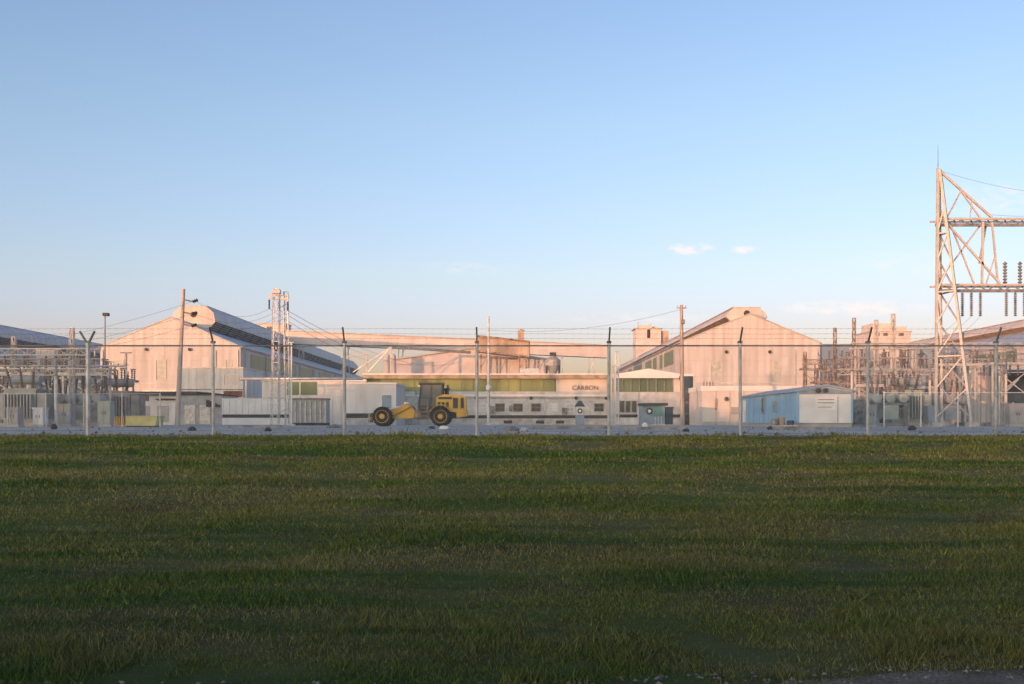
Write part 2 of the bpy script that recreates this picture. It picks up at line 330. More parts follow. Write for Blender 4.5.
# ------------------------------------------------------------------ the four long smelter halls
def hall(label, cx, y0, y1, half, eave, apex, back, tall):
    r = thing('smelter_hall', label, 'industrial building', (cx, y0, 0), group='long gabled smelter halls')
    L_ = y1 - y0
    MB().prism([(-half, 0), (half, 0), (half, eave), (0, apex), (-half, eave)], 0, L_).build('wall', 'siding', r)
    s = (apex - eave) / half; o = .3
    rf = MB().prism([(-half - o, eave - s * o + .02), (0, apex + .02), (half + o, eave - s * o + .02), (half + o, eave - s * o + .2), (0, apex + .22), (-half - o, eave - s * o + .2)], -.07, L_ + .3).build('roof', 'roofing', r)
    a = apex
    mp = ([(-2.3, a + 3.3), (2.3, a + 3.3), (3.55, a + 2.1), (3.85, a + .6), (2.6, a - 1.0), (-2.6, a - 1.0), (-3.85, a + .6), (-3.55, a + 2.1)] if tall else
          [(-2.1, a + 1.35), (2.1, a + 1.35), (3.3, a + .3), (3.4, a - .15), (2.5, a - .98), (-2.5, a - .98), (-3.4, a - .15), (-3.3, a + .3)])
    MB().prism(mp, back, L_ - 2).build('roof_ventilator', 'siding', r)
    (ox, oz), (ix, iz), tz = mp[3], mp[4], mp[0][1]
    for sd in (-1, 1):
        q = MB()
        for k in range(5):
            t = (k + .3) / 5; x = ox + (ix - ox) * t; z = oz + (iz - oz) * t - .04
            q.bar((sd * (x + .05), back + .4, z), (sd * (x + .05), L_ - 2.4, z), .28, .07)
        n = int(L_ / 6)
        for k in range(n):
            y = back + .5 + (L_ - back - 3) * k / (n - 1)
            q.bar((sd * ox, y, oz - .03), (sd * ix, y, iz - .03), .14)
        q.build('louvre', 'louvre' if tall else 'louvre_sunlit', r)
    MB().prism([(-2.35, tz + .002), (2.35, tz + .002), (2.35, tz + .1), (-2.35, tz + .1)], back - .05, L_ - 1.8).build('ventilator_cap', 'siding', r)
    MB().lathe((0, back - .16, tz - (1.5 if tall else .95)), [(.5, 0), (.5, .15)], 14, 'y').build('vent', 'dark', r)
    # translucent panels in the long walls, one mesh each
    for sd in (-1, 1):
        y = 7.
        while y < L_ - 14:
            MB().box(*sorted((sd * (half + .004), sd * (half + .07))), y, y + 17, eave - 3.1, eave - .7).build('wall_light_panel', 'green_panel', r)
            y += 22
        for k in range(12): MB().tube((sd * (half + .14), 3 + k * L_ / 12.5, 0), (sd * (half + .14), 3 + k * L_ / 12.5, eave - .4), .12, 6).build('downpipe', 'galv', r)
    return r
hall_a = hall('long gabled hall with orange sunlit gable end behind the wooden pole with three insulators', -56, 180, 375, 11.5, 12.6, 17.4, 13, True)
hall_b = hall('long gabled hall with pink sunlit gable end behind the blue site trailer', 39, 180, 375, 11.5, 13.3, 18.0, 2.5, False)
hall('blue-grey shaded hall roof sloping down at the far left edge', -110, 180, 375, 11.5, 12.6, 17.4, 13, True)
hall('sunlit hall roof rising behind the steel lattice tower at the right edge', 97.5, 180, 375, 11.5, 13.3, 18.0, 2.5, False)
# gable details
for o, xs_, dz in ((hall_a, ((-8.5, 1.6), (-1.5, 1.6), (9.6, .9)), 12.2), (hall_b, ((-5.5, 1.7), (4.6, 1.2), (9.6, .6)), 11.8)):
    for x, w in xs_: window(o, x - w / 2, x + w / 2, 7.2, 10.4, 0, 'siding2', 'facade_light')
    MB().box(-11.4, 11.4, -.12, -.004, 6.6, 6.8).build('trim', 'siding2', o)
    MB().box(-4.5, 4.5, -.1, -.004, .05, 5.6).build('roll_door', 'galv', o)
    for x, z, w_, h_ in ((-8.8, 3.0, 1.9, 3.4), (5.2, 8.0, 1.1, 2.9), (-3.2, 11.2, 2.2, 1.6), (8.2, 4.0, 1.2, 2.2)): MB().box(x, x + w_, -.03, -.003, z, z + h_).build('cladding_patch', 'siding2', o)
    for x in (-3.9, 3.2): MB().lathe((x, -.35, dz), [(.05, 0), (.28, .02), (.24, .3)], 8, 'y').build('wall_lamp', 'dark', o)
    for x in (-11.1, 7.4, 11.1): MB().tube((x, -.14, 0), (x, -.14, 12.1), .11, 6).build('conduit', 'galv', o)

# ------------------------------------------------------------------ middle distance
def simple_building(name, label, cat, x0, x1, Y, depth, zt, wm='block', rm='darkroof', over=.15, slab=.25, group=None):
    cx = (x0 + x1) / 2; h = (x1 - x0) / 2
    r = thing(name, label, cat, (cx, Y, 0), group=group)
    MB().box(-h, h, 0, depth, 0, zt - slab).build('wall', wm, r)
    MB().box(-h - over, h + over, -over, depth + over, zt - slab + .002, zt).build('roof', rm, r)
    return r, h
# pale low gable building closing the gap between the halls
Y = 205
r = thing('gabled_warehouse', 'wide pale pink low-gabled warehouse between the two long halls', 'warehouse', (W(471, Y), Y, 0))
h = W(548, Y) - W(471, Y)
MB().prism([(-h, 0), (h, 0), (h, Z(360, Y)), (0, Z(349, Y)), (-h, Z(360, Y))], 0, 40).build('wall', 'pinkcap', r)
MB().prism([(-h - .6, Z(360, Y) - .1), (0, Z(349, Y) + .03), (h + .6, Z(360, Y) - .1), (h + .6, Z(360, Y) + .2), (0, Z(349, Y) + .35), (-h - .6, Z(360, Y) + .2)], -.5, 40.4).build('roof', 'roofing', r)
for k in range(9): MB().box(-h + .3 + k * (2 * h - .6) / 8 - .15, -h + .3 + k * (2 * h - .6) / 8 + .15, -.04, -.003, 0, Z(361, Y) - .3).build('pilaster', 'pinkcap', r)
for px in (387, 393): 
    tag(MB().lathe((W(px, Y - 6), Y - 6, 0), [(.55, 0), (.55, Z(356, Y - 6)), (.3, Z(354, Y - 6))], 10).build('exhaust_stack', 'pinkcap'),
        'pale vertical stack just left of the pink warehouse, ' + ('left of two' if px == 387 else 'right of two'), 'stack', 'pale stacks beside the warehouse')
# long elevated conveyor gallery
Y = 262
r = thing('conveyor_gallery', 'long pink elevated conveyor gallery running across behind the warehouse', 'conveyor', (0, Y, 0))
a, b = (W(282, Y), Z(331, Y)), (W(607, Y), Z(345.5, Y)); th = 2.9
MB().prism([(a[0], a[1] - th), (b[0], b[1] - th), (b[0], b[1]), (a[0], a[1])], 0, 3.4).build('gallery', 'pinkcap', r)
MB().prism([(a[0], a[1] + .01), (b[0], b[1] + .01), (b[0], b[1] + .25), (a[0], a[1] + .25)], -.25, 3.65).build('roof', 'roofing', r)
for px in (300, 345, 400, 440, 500, 560, 592):
    x = W(px, Y); t = (x - a[0]) / (b[0] - a[0]); zt = a[1] + (b[1] - a[1]) * t - th - .02
    q = MB()
    for dx in (-.9, .9): q.bar((x + dx * 1.6, 1.7, 0), (x + dx * .5, 1.7, zt), .2)
    for k in range(3):
        z0, z1 = zt * k / 3, zt * (k + 1) / 3
        q.bar((x - 1.3, 1.7, z0), (x + .9, 1.7, z1), .14)
    q.build('support', 'siding2', r)
for k in range(24):
    t = (k + .5) / 24; x = a[0] + (b[0] - a[0]) * t; z = a[1] + (b[1] - a[1]) * t
    MB().box(x - .08, x + .08, -.06, -.004, z - th + .05, z - .05).build('cladding_rib', 'siding2', r)
Y = 266
r, h = simple_building('transfer_tower', 'small pale tower house at the left end of the conveyor gallery', 'tower', W(257, Y), W(286, Y), Y, 6, Z(323, Y), 'pinkcap', 'roofing')
window(r, -1, .2, Z(331, Y), Z(327, Y), 0, 'dark', 'louvre', False)
# tan covered conveyor nearer
Y = 200
r = thing('conveyor_housing', 'tan-brown boxed conveyor housing with a dark open right end', 'conveyor', (0, Y, 0))
a, b = (W(478, Y), Z(336.5, Y)), (W(529, Y), Z(342.5, Y)); th = 2.45
MB().prism([(a[0], a[1] - th), (b[0], b[1] - th), (b[0], b[1]), (a[0], a[1])], 0, 3).build('housing', 'tan', r)
MB().prism([(a[0] - .2, a[1] + .01), (b[0] + .2, b[1] + .01), (b[0] + .2, b[1] + .3), (a[0] - .2, a[1] + .3)], -.3, 3.3).build('roof', 'rust', r)
MB().prism([(a[0] - .1, a[1] - th - .3), (b[0] + .1, b[1] - th - .3), (b[0] + .1, b[1] - th - .01), (a[0] - .1, a[1] - th - .01)], -.15, 3.1).build('floor_beam', 'rust', r)
MB().box(b[0] + .01, b[0] + .12, -.1, 3.1, b[1] - th, b[1]).build('end_panel', 'dark', r)
for px in (484, 523):
    x = W(px, Y); q = MB()
    for dx, dy in ((-.8, .3), (.8, .3), (-.8, 2.7), (.8, 2.7)): q.bar((x + dx, dy, 0), (x + dx * .7, dy, a[1] - th - .7), .22)
    for k in range(4): q.bar((x - .8, .3, 3.2 * k), (x + .7, .3, 3.2 * k + 3), .1)
    q.build('support', 'rust', r)
Y = 263
tag(MB().box(W(518, Y), W(524, Y), Y + 1, Y + 2.6, Z(343, Y) + .2, Z(330.5, Y)).lathe((W(521, Y), Y + 1.8, Z(330.5, Y) + .002), [(.85, 0), (.85, .15), (.2, .5)], 8).build('roof_vent', 'tan'), 'small dark square vent stack on top of the conveyor gallery', 'vent')
# right-hand continuation pipe bridge and pale far tower houses
Y = 320
r, h = simple_building('penthouse_tower', 'pale pink square tower house rising beyond the left roof of the right hall', 'tower', W(636, Y), W(661, Y), Y, 8, Z(328, Y), 'pinkcap', 'roofing', .5)
MB().box(-.4, .5, -.1, -.004, Z(338, Y), Z(329.5, Y)).build('door', 'dark', r)
MB().box(-2.6, 1.2, 1, 7, Z(328, Y) + .002, Z(324.5, Y)).build('roof_hood', 'pinkcap', r)
MB().box(1.6, 2.9, 2, 5, Z(328, Y) + .002, Z(326, Y)).build('roof_box', 'siding2', r)
MB().tube((-2.9, 2, Z(328, Y)), (-2.9, 2, Z(321, Y)), .12, 6).build('vent_pipe', 'galv', r)
MB().box(W(661, Y) + .1 - W(648.5, Y), W(669, Y) - W(648.5, Y), 1, 6, 0, Z(330.5, Y)).build('annex', 'tan', r)
Y = 300
r, h = simple_building('process_tower', 'blocky pink process tower with stepped top beyond the right substation', 'tower', W(870, Y), W(911, Y), Y, 12, Z(331, Y), 'pinkcap', 'roofing', .3)
MB().box(-4.8, 1.0, 1, 10, Z(331, Y) + .002, Z(323, Y)).build('upper_storey', 'pinkcap', r)
MB().box(1.4, 4.9, 1, 9, Z(331, Y) + .002, Z(326, Y)).build('upper_annex', 'siding2', r)
for x, w in ((-4, 1), (-2, 1.2), (2.2, 1.4)): MB().box(x, x + w, -.1, -.004, Z(336, Y), Z(333, Y)).build('opening', 'louvre', r)
Y = 210
simple_building('control_building', 'small flat blue-grey building seen left of the lattice tower legs', 'building', W(911, Y), W(936, Y), Y, 8, Z(345, Y), 'bluegrey', 'galv')
Y = 212
r, h = simple_building('link_building', 'long low pink wall joining the two right-hand halls behind the substation', 'building', W(822, Y), W(910, Y), Y, 14, Z(344, Y), 'pinkcap', 'roofing', .1)
for k in range(6): MB().box(-h + 1.5 + k * 2.8, -h + 2.6 + k * 2.8, -.08, -.003, 7, 9.5).build('window', 'louvre', r)
# hopper tank on legs behind the low office
Y = 175
r = thing('hopper_tank', 'small pale hopper on dark legs standing behind the low office block', 'hopper', (W(553, Y), Y, 0))
MB().lathe((0, 0, 0), [(.25, 7.6), (1.2, 9.3), (1.2, 10.2), (.3, 10.9)], 12).build('tank', 'tankgrey', r)
for k in range(4): MB().bar((1.05 * (-1) ** k, 1.05 * (-1) ** (k // 2), 0), (1.0 * (-1) ** k, 1.0 * (-1) ** (k // 2), 9.3), .18).build('leg', 'dark', r)
MB().box(-.5, .5, -.5, .5, 10.91, 11.4).build('filter_box', 'dark', r)
# guyed derrick frame left of the warehouse
Y = 190
r = thing('derrick_frame', 'slender dark derrick mast with stays and a long jib left of the pink warehouse', 'derrick', (W(391, Y), Y, 0))
MB().bar((0, 0, 0), (0, 0, Z(346, Y)), .35).build('mast', 'tower', r)
MB().bar((0, 0, Z(347, Y)), (W(470, Y) - W(391, Y), 4, Z(351, Y)), .3, .45).build('jib', 'galvdark', r)
for px, py in ((352, 372), (366, 373)): MB().tube((0, 0, Z(347, Y)), (W(px, Y) - W(391, Y), 1, Z(py, Y)), .09, 5).build('stay', 'galv', r)
MB().bar((W(366, Y) - W(391, Y), 1, 0), (W(366, Y) - W(391, Y), 1, Z(353, Y)), .3).build('stay_post', 'tower', r)
MB().bar((W(366, Y) - W(391, Y), 1, Z(354, Y)), (W(340, Y) - W(391, Y), 1, Z(357, Y)), .25).build('stay_beam', 'tower', r)

# ------------------------------------------------------------------ low office block with clerestory
Y = 130
x0, x1 = W(366, Y), W(612, Y); cx = (x0 + x1) / 2; h = (x1 - x0) / 2
r = thing('office_block', 'long low grey block with olive clerestory panels and dark lettering on its sunlit end', 'building', (cx, Y, 0))
zt, zc = Z(375, Y), Z(391.5, Y)
MB().box(-h, h, 0, 14, 0, zc).build('wall', 'block', r)
xs0 = W(556, Y) - cx
MB().box(-h + .1, xs0 - .06, .25, 13.8, zc + .002, zt - .45).build('clerestory', 'olive_panel', r)
for k in range(17):
    x = -h + .1 + (xs0 + h - .2) * k / 16; MB().box(x - .035, x + .035, .17, .247, zc + .003, zt - .452).build('mullion', 'olive_panel', r)
MB().box(xs0, h, .12, 13.8, zc + .002, zt - .45).build('sign_panel', 'panel_cream', r)
MB().box(-h - .3, h + .2, -.5, 14.3, zt - .448, zt).build('roof', 'fascia', r)
MB().box(-h - .35, h + .25, -.55, 14.35, zt + .002, zt + .16).build('roof_edging', 'trim_white', r)
cu = bpy.data.curves.new('lettering', 'FONT'); cu.body = 'CARBON'; cu.size = .74; cu.extrude = .03; cu.align_x = 'LEFT'; cu.space_character = 1.05
cu.materials.append(M['letter'])
t0 = bpy.data.objects.new('lettering_curve', cu); COL.objects.link(t0); bpy.context.view_layer.update()
tm = bpy.data.meshes.new_from_object(t0.evaluated_get(bpy.context.evaluated_depsgraph_get())); bpy.data.objects.remove(t0)
t = bpy.data.objects.new('lettering', tm); COL.objects.link(t); t.parent = r; t.rotation_euler = (R(90), 0, 0); t.location = (W(572, Y) - cx, .085, zc + .2)
MB().box(-h + .0, h, -.06, -.003, .75, 1.12).build('base_band', 'dark', r)
MB().box(-h, h, -.22, -.004, 0, .70).build('plinth', 'concrete', r)
MB().box(-h, h, -.05, -.003, zc - .55, zc - .35).build('string_course', 'trim_white', r)
for px, dk in ((482, 0), (500, 1), (518, 1), (536, 1), (553, 0), (570, 0), (599, 1)):
    x = W(px, Y) - cx
    f = window(r, x - .5, x + .5, Z(411, Y), Z(404, Y), -.0, 'galvdark' if dk else 'trim_white', 'glass' if dk else 'whitewall')
    if dk: f['label'] = 'dark gridded window'
    else: f['label'] = 'pale shuttered window'
for px in (470, 527, 545, 590): MB().box(W(px, Y) - cx - .08, W(px, Y) - cx + .08, -.11, -.06, 1.13, zc - .6).build('downpipe', 'galv', r)
for px in (508, 540, 560): MB().box(W(px, Y) - cx - .5, W(px, Y) - cx + .5, -.32, -.225, .15, .5).build('foundation_vent', 'dark', r)
for px in (420, 452, 470, 530): 
    x = W(px, Y) 
q = MB().box(0, 2.4, 0, 1.6, 0, .9); o = q.build('rooftop_unit', 'galv'); o.location = (W(520, Y), Y + 6, zt + .165); tag(o, 'grey air handling unit on the office block roof', 'air handler')

for px, w2, z0, z1 in ((490, .5, 1.3, 2.2), (509, .35, 1.6, 2.3), (562, .6, 1.2, 2.0)): MB().box(W(px, Y) - cx, W(px, Y) - cx + w2, -.28, -.004, z0, z1).build('meter_box', 'galvdark', r)
for px in (476, 531, 576, 606): MB().box(W(px, Y) - cx - .16, W(px, Y) - cx + .16, -.2, -.055, zc - .95, zc - .62).build('wall_lamp', 'dark', r)
MB().tube((-h + 11, -.12, zc - .75), (h - .2, -.12, zc - .75), .045, 6).build('conduit', 'galvdark', r)
MB().box(W(436, Y) - cx - .5, W(436, Y) - cx + .5, -.04, -.003, .02, 2.15).build('door', 'tankgrey', r)
# right part of the row: green glazed bay with pale roof edge
Y = 127
x0, x1 = W(613.5, Y), W(690, Y); cx = (x0 + x1) / 2; h = (x1 - x0) / 2
r = thing('green_bay_building', 'low building with dark green glazed upper bay and pale roof edge beside the navy duct', 'building', (cx, Y, 0))
zt, zc = Z(374, Y), Z(392, Y)
MB().box(-h, h, 0, 12, 0, zc).build('wall', 'block', r)
MB().box(-h + .1, W(673, Y) - cx, .2, 11.8, zc + .002, zt - .5).build('glazed_bay', 'green_panel', r)
MB().box(W(673, Y) - cx + .02, h, .05, 11.8, zc + .002, zt - .5).build('end_wall', 'panel_cream', r)
for k in range(8):
    x = -h + .1 + (W(673, Y) - cx + h - .1) * k / 7; MB().box(x - .07, x + .07, .04, .197, zc + .003, zt - .5).build('mullion', 'galvdark', r)
MB().box(-h - .2, h + .3, -.6, 12.2, zt - .498, zt).build('roof', 'trim_white', r)
gx = W(648, Y) - cx
MB().prism([(gx - 3.6, zt + .003), (gx + 3.6, zt + .003), (gx, zt + .62)], -.4, 12).build('roof_peak', 'trim_white', r)
MB().box(-h, h, -.06, -.003, .85, 1.2).build('base_band', 'dark', r)
for px in (622, 628, 634): 
    x = W(px, Y) - cx; window(r, x - .22, x + .22, 1.5, 2.7, 0, 'galvdark', 'glass', False)
MB().box(W(638, Y) - cx - .06, W(638, Y) - cx + .06, -.16, -.065, 0, zc).build('downpipe', 'galv', r)
# left: white block annex at the loader
Y = 118
r, h = simple_building('white_annex', 'tall white windowless block standing behind the yellow loader', 'building', W(344, Y), W(396, Y), Y, 10, Z(382.5, Y), 'whitewall', 'trim_white', .12, .2)
MB().box(-h, h, -.05, -.003, .75, 1.25).build('base_band', 'dark', r)
MB().box(h - 1.5, h - .5, -.06, -.003, 1.3, 3.2).build('door', 'bluegrey', r)
MB().box(-h, h, -.1, -.003, 0, .7).build('plinth', 'concrete', r)
# left: green panelled wall building
Y = 138
r, h = simple_building('green_panel_shed', 'grey shed with a dark green upper panel right of the lattice poles', 'shed', W(262, Y), W(366, Y), Y, 9, Z(379.5, Y), 'whitewall', 'trim_white', .2, .22)
cx = (W(262, Y) + W(366, Y)) / 2
MB().box(W(287, Y) - cx, W(317, Y) - cx, -.09, -.003, Z(395, Y), Z(382, Y)).build('green_panel', 'green_panel', r)
MB().box(W(327, Y) - cx, W(352, Y) - cx, -.07, -.003, Z(389, Y), Z(381.5, Y)).build('cream_sun_panel', 'panel_cream', r)  # warm plate painted in for the sunlit corner of the wall
for px in (270, 276): MB().box(W(px, Y) - cx - .3, W(px, Y) - cx + .3, -.06, -.003, 2.5, 3.4).build('wall_vent', 'louvre', r)
q = MB()
for k in range(12): q.box(-h + k * 2 * h / 11.9, -h + k * 2 * h / 11.9 + .09, -.05, -.003, 0, 3.2)
q.build('batten', 'galv', r)
# left: flat grey annex, dark-roofed low building
Y = 142
r, h = simple_building('flat_annex', 'flat-topped pale grey block in front of the left hall gable, right of the wooden pole', 'building', W(181, Y), W(243, Y), Y, 12, Z(367, Y), 'whitewall', 'galv', .1, .2)
window(r, h - 2.4, h - .6, Z(385, Y), Z(375, Y), 0, 'trim_white', 'panel_cream', False)  # pale warm pane stands for sunlight falling on the annex wall
MB().box(-h, h, -.06, -.003, Z(390, Y), Z(389, Y)).build('trim', 'galvdark', r)
q = MB()
for k in range(1, 8): q.box(-h + k * h / 4 - .04, -h + k * h / 4 + .04, -.04, -.003, .3, Z(368.5, Y))
q.build('panel_joint', 'galv', r)
MB().box(h - 2.5, h - .1, -.07, -.004, Z(397, Y), Z(391, Y)).build('dark_opening', 'maroon', r)
Y = 121
r, h = simple_building('low_store', 'low grey store with a dark roof and a maroon end, behind the yellow skip', 'building', W(129, Y), W(196, Y), Y, 9, Z(391.5, Y), 'whitewall', 'darkroof', .3, .45)
MB().box(-h + .05, -h + 2.2, -.06, -.003, Z(401, Y), Z(395.5, Y)).build('maroon_panel', 'maroon', r)
MB().box(-h + 3, h - .5, -.28, -.003, Z(400, Y), Z(398.5, Y)).build('dark_awning', 'dark', r)
for k in range(3): MB().box(-h + 1 + k * 2.1, -h + 2.3 + k * 2.1, -.05, -.003, .3, 2.1).build('door', 'tankgrey', r)
Y = 116
r, h = simple_building('grey_store', 'plain grey store between the wooden pole and the white striped trailer', 'building', W(180, Y), W(222, Y), Y, 7, Z(394, Y), 'tankgrey', 'darkroof', .1, .15)
MB().prism([(h - 1.6, 1.9), (h - .2, 1.9), (h - .2, 2.1), (h - 1.6, 2.7)], -.3, -.004).build('awning', 'dark', r)
for k in range(2): MB().box(-h + .5 + k * 1.6, -h + 1.6 + k * 1.6, -.05, -.003, .1, 2.1).build('door', 'galv', r)
Y = 105
x0, x1 = W(222, Y), W(288, Y); h = (x1 - x0) / 2
r = thing('storage_trailer', 'long white storage trailer with a dark stripe along its base, below the lattice poles', 'trailer', ((x0 + x1) / 2, Y, 0))
MB().box(-h, h, 0, 2.5, 1.05, Z(399, Y)).build('body', 'white', r)
MB().box(-h + .05, h - .05, .05, 2.45, .72, 1.048).build('chassis', 'dark', r)
MB().box(-h, h, .02, 2.48, .05, .718).build('skirt', 'white', r)
MB().box(-h - .04, h + .04, -.04, 2.54, Z(399, Y) + .002, Z(399, Y) + .1).build('roof', 'galv', r)
q = MB()
for k in range(11): q.box(-h + .1 + k * (2 * h - .25) / 10, -h + .15 + k * (2 * h - .25) / 10, -.03, -.003, 1.1, Z(399, Y) - .05)
q.build('side_rib', 'galv', r)
Y = 103
x0, x1 = W(290, Y), W(326, Y); h = (x1 - x0) / 2
r = thing('ribbed_bin', 'grey ribbed steel bin with vertical stiffeners beside the white striped trailer', 'bin', ((x0 + x1) / 2, Y, 0))
MB().box(-h, h, 0, 2.2, .25, Z(399.5, Y)).build('body', 'tankgrey', r)
q = MB()
for k in range(8): q.box(-h + k * (2 * h - .1) / 7, -h + .1 + k * (2 * h - .1) / 7, -.12, -.003, .25, Z(399.5, Y) - .15)
q.build('rib', 'galv', r)
MB().box(-h - .08, h + .08, -.15, 2.3, Z(399.5, Y) + .002, Z(399.5, Y) + .14).build('rim', 'galvdark', r)
MB().box(-h, h, .1, 2.1, 0, .248).build('skid', 'dark', r)
# sunlit flat building right of centre
Y = 112
x0, x1 = W(702, Y), W(800, Y); h = (x1 - x0) / 2; cx = (x0 + x1) / 2; zt = Z(386, Y)
r = thing('sunlit_store', 'low flat store with a glowing orange sunlit front left of the blue trailer', 'building', (cx, Y, 0))
MB().box(-h, h, 0, 9, 0, zt - .5).build('wall', 'panel_cream', r)
MB().box(-h - .1, h + .1, -.12, 9.1, zt - .498, zt).build('parapet', 'trim_white', r)
for px in (704, 707, 710, 713): MB().box(W(px, Y) - cx - .05, W(px, Y) - cx + .05, .0, .1, zt + .002, zt + .45).build('roof_rail', 'galvdark', r)
MB().box(W(731, Y) - cx, W(738, Y) - cx, -.14, -.003, Z(414, Y), Z(407, Y)).build('meter_box', 'tankgrey', r)
MB().box(W(715, Y) - cx, W(717, Y) - cx, -.1, -.003, Z(410, Y), Z(399, Y)).build('wall_pipe', 'rust', r)
MB().lathe((W(726, Y) - cx, -.25, Z(399, Y)), [(.1, 0), (.24, .05), (.2, .24)], 8, 'y').build('wall_lamp', 'rust', r)
MB().box(-h, h, -.05, -.003, 0, .35).build('plinth', 'concrete', r)
q = MB()
for k in range(1, 7): q.box(-h + k * h / 3.5 - .03, -h + k * h / 3.5 + .03, -.03, -.003, .36, zt - .52)
q.build('panel_joint', 'fascia', r)
# navy duct with elbow
Y = 120
r = thing('duct', 'dark navy vertical duct with an elbow at the roof beside the green glazed bay', 'duct', (W(689, Y), Y, 0))
MB().box(-.45, .45, 0, .9, 0, Z(380, Y)).build('riser', 'navy', r)
MB().box(W(683, Y) - W(689, Y) - .3, .46, -.05, .95, Z(380, Y) + .002, Z(377.5, Y) + .15).build('elbow', 'navy', r)
MB().box(-.6, .6, -.1, 1., 0, .5).build('base', 'dark', r)
q = MB()
for z in (1.2, 2.4, 3.6): q.box(-.5, .5, -.05, .95, z, z + .08)
q.build('flange', 'galvdark', r)
q = MB()
for k in range(6): q.bar((.9 + k * .28, .2, 0), (.9 + k * .28, .2, 1.9), .06)
q.bar((.7, .2, 1.9), (2.5, .2, 1.9), .08); q.bar((.7, .2, 1.0), (2.5, .2, 1.0), .06)
o = q.build('guard_rail', 'galvdark'); o.location = (W(689, Y), Y - .5, 0); tag(o, 'dark guard railing between the navy duct and the sunlit store', 'railing')
# blue booth
Y = 104
x0, x1 = W(641, Y), W(665, Y); h = (x1 - x0) / 2
r = thing('gate_booth', 'small blue-grey booth with dark flat roof, teal door and round window', 'booth', ((x0 + x1) / 2, Y, 0))
zt = Z(403, Y)
MB().box(-h, h, 0, 2, 0, zt - .25).build('wall', 'bluegrey', r)
MB().box(-h - .05, h + .25, -.25, 2.2, zt - .248, zt).build('roof', 'darkroof', r)
MB().box(.1, .85, -.06, -.003, .9, zt - .3).build('door', 'teal', r)
MB().lathe((-.35, -.07, 1.35), [(.32, 0), (.32, .065)], 16, 'y').build('round_window', 'dark', r)
MB().lathe((-.35, -.1, 1.35), [(.16, 0), (.16, .03)], 12, 'y').build('window_disc', 'trim_white', r)
for x in (.2, .5, .8): MB().box(x - .04, x + .04, -.1, -.064, .1, .88).build('kick_plate', 'galv', r)
MB().box(-h - .05, h + .05, -.12, -.003, 0, .12).build('step', 'concrete', r)
r = thing('electrical_cabinet', 'dark blue electrical cabinet standing against the right of the gate booth', 'cabinet', (W(669.5, Y), Y + .2, 0))
MB().box(-.36, .36, 0, .9, .1, 1.6).build('body', 'navy', r); MB().box(-.42, .42, -.05, .95, 1.602, 1.75).build('lid', 'dark', r); MB().box(-.3, .3, -.03, -.003, .2, 1.5).build('door', 'navy', r)
MB().box(-.4, .4, -.03, .93, 0, .098).build('plinth', 'concrete', r)
# pump kiosk with dark cap
Y = 112
r = thing('pump_kiosk', 'narrow blue kiosk with a dark peaked cap and round gauge before the office windows', 'kiosk', (W(580, Y), Y, 0))
MB().box(-.42, .42, 0, .9, 0, 1.05).build('base', 'bluegrey', r)
MB().box(-.3, .3, .1, .8, 1.052, 1.9).build('body', 'trim_white', r)
MB().prism([(-.55, 1.9), (.55, 1.9), (.12, 2.5), (-.12, 2.5)], 0, .9).build('cap', 'navy', r)
MB().lathe((0, -.02, 1.45), [(.27, 0), (.27, .11)], 14, 'y').build('gauge', 'dark', r)
MB().lathe((0, -.05, 1.45), [(.14, 0), (.14, .028)], 12, 'y').build('dial', 'trim_white', r)
MB().tube((0, .4, 2.5), (0, .4, 2.9), .04, 6).build('vent_pipe', 'galv', r)
# long overhead pipe on trestles
Y = 128
r = thing('overhead_pipe', 'pale overhead pipe carried on posts in front of the green panelled shed', 'pipe', (0, Y, 0))
MB().tube((W(240, Y), 0, Z(379, Y)), (W(366, Y) - .4, 0, Z(378.5, Y)), .19, 8).build('pipe', 'alu', r, True)
for px in (246, 300, 350): MB().bar((W(px, Y), 0, 0), (W(px, Y), 0, Z(379, Y) - .2), .16).build('post', 'galv', r)

# ------------------------------------------------------------------ blue site trailer
Y0, Y1 = 68.0, 84.5
x0, x1 = W(797, Y0), W(853, Y0); wd = x1 - x0
r = thing('site_trailer', 'bright blue site trailer with a white gable end and two dark lamps', 'trailer', (x0, Y0, 0))
ev = Z(391, Y0); ap = Z(386.5, Y0) + .02; L_ = Y1 - Y0
MB().prism([(0, .25), (wd, .25), (wd, ev), (wd * .52, ap), (0, ev)], .06, L_).build('wall', 'blue', r)
MB().prism([(.004, .26), (wd - .004, .26), (wd - .004, ev - .02), (wd * .52, ap - .03), (.004, ev - .02)], 0, .058).build('gable_end', 'white', r)
MB().prism([(-.18, ev - .07), (wd * .52, ap + .01), (wd + .18, ev - .07), (wd + .18, ev + .04), (wd * .52, ap + .12), (-.18, ev + .04)], -.22, L_ + .15).build('roof', 'bluegrey', r)
MB().box(.05, wd - .05, .1, L_ - .05, 0, .248).build('skirting', 'tankgrey', r)
for k, x in enumerate((wd * .36, wd * .49)): MB().lathe((x, -.26, ev + .03), [(.06, 0), (.15, .03), (.12, .25)], 10, 'y').build('lamp', 'dark', r)
q = MB()
for k, z in enumerate((ev - .55, ev - .75, ev - 1.02)): q.box(wd * .37, wd * (.66 if k < 2 else .62), -.02, -.003, z, z + .045)
q.build('notice_lines', 'galvdark', r)
MB().box(wd * .33, wd * .72, -.012, -.001, ev - 1.2, ev - .4).build('notice_board', 'trim_white', r)
for x in (.0, wd - .13): MB().box(x, x + .13, -.03, -.002, .27, ev - .05).build('corner_trim', 'blue', r)
MB().prism([(.14, ev - .2), (wd - .14, ev - .2), (wd - .14, ev - .05), (wd * .52, ap - .06), (.14, ev - .05)], -.02, -.002).build('gable_trim', 'bluegrey', r)
MB().box(wd * .72, wd * .72 + .05, -.03, -.013, .3, ev - .3).build('door_edge', 'tankgrey', r)
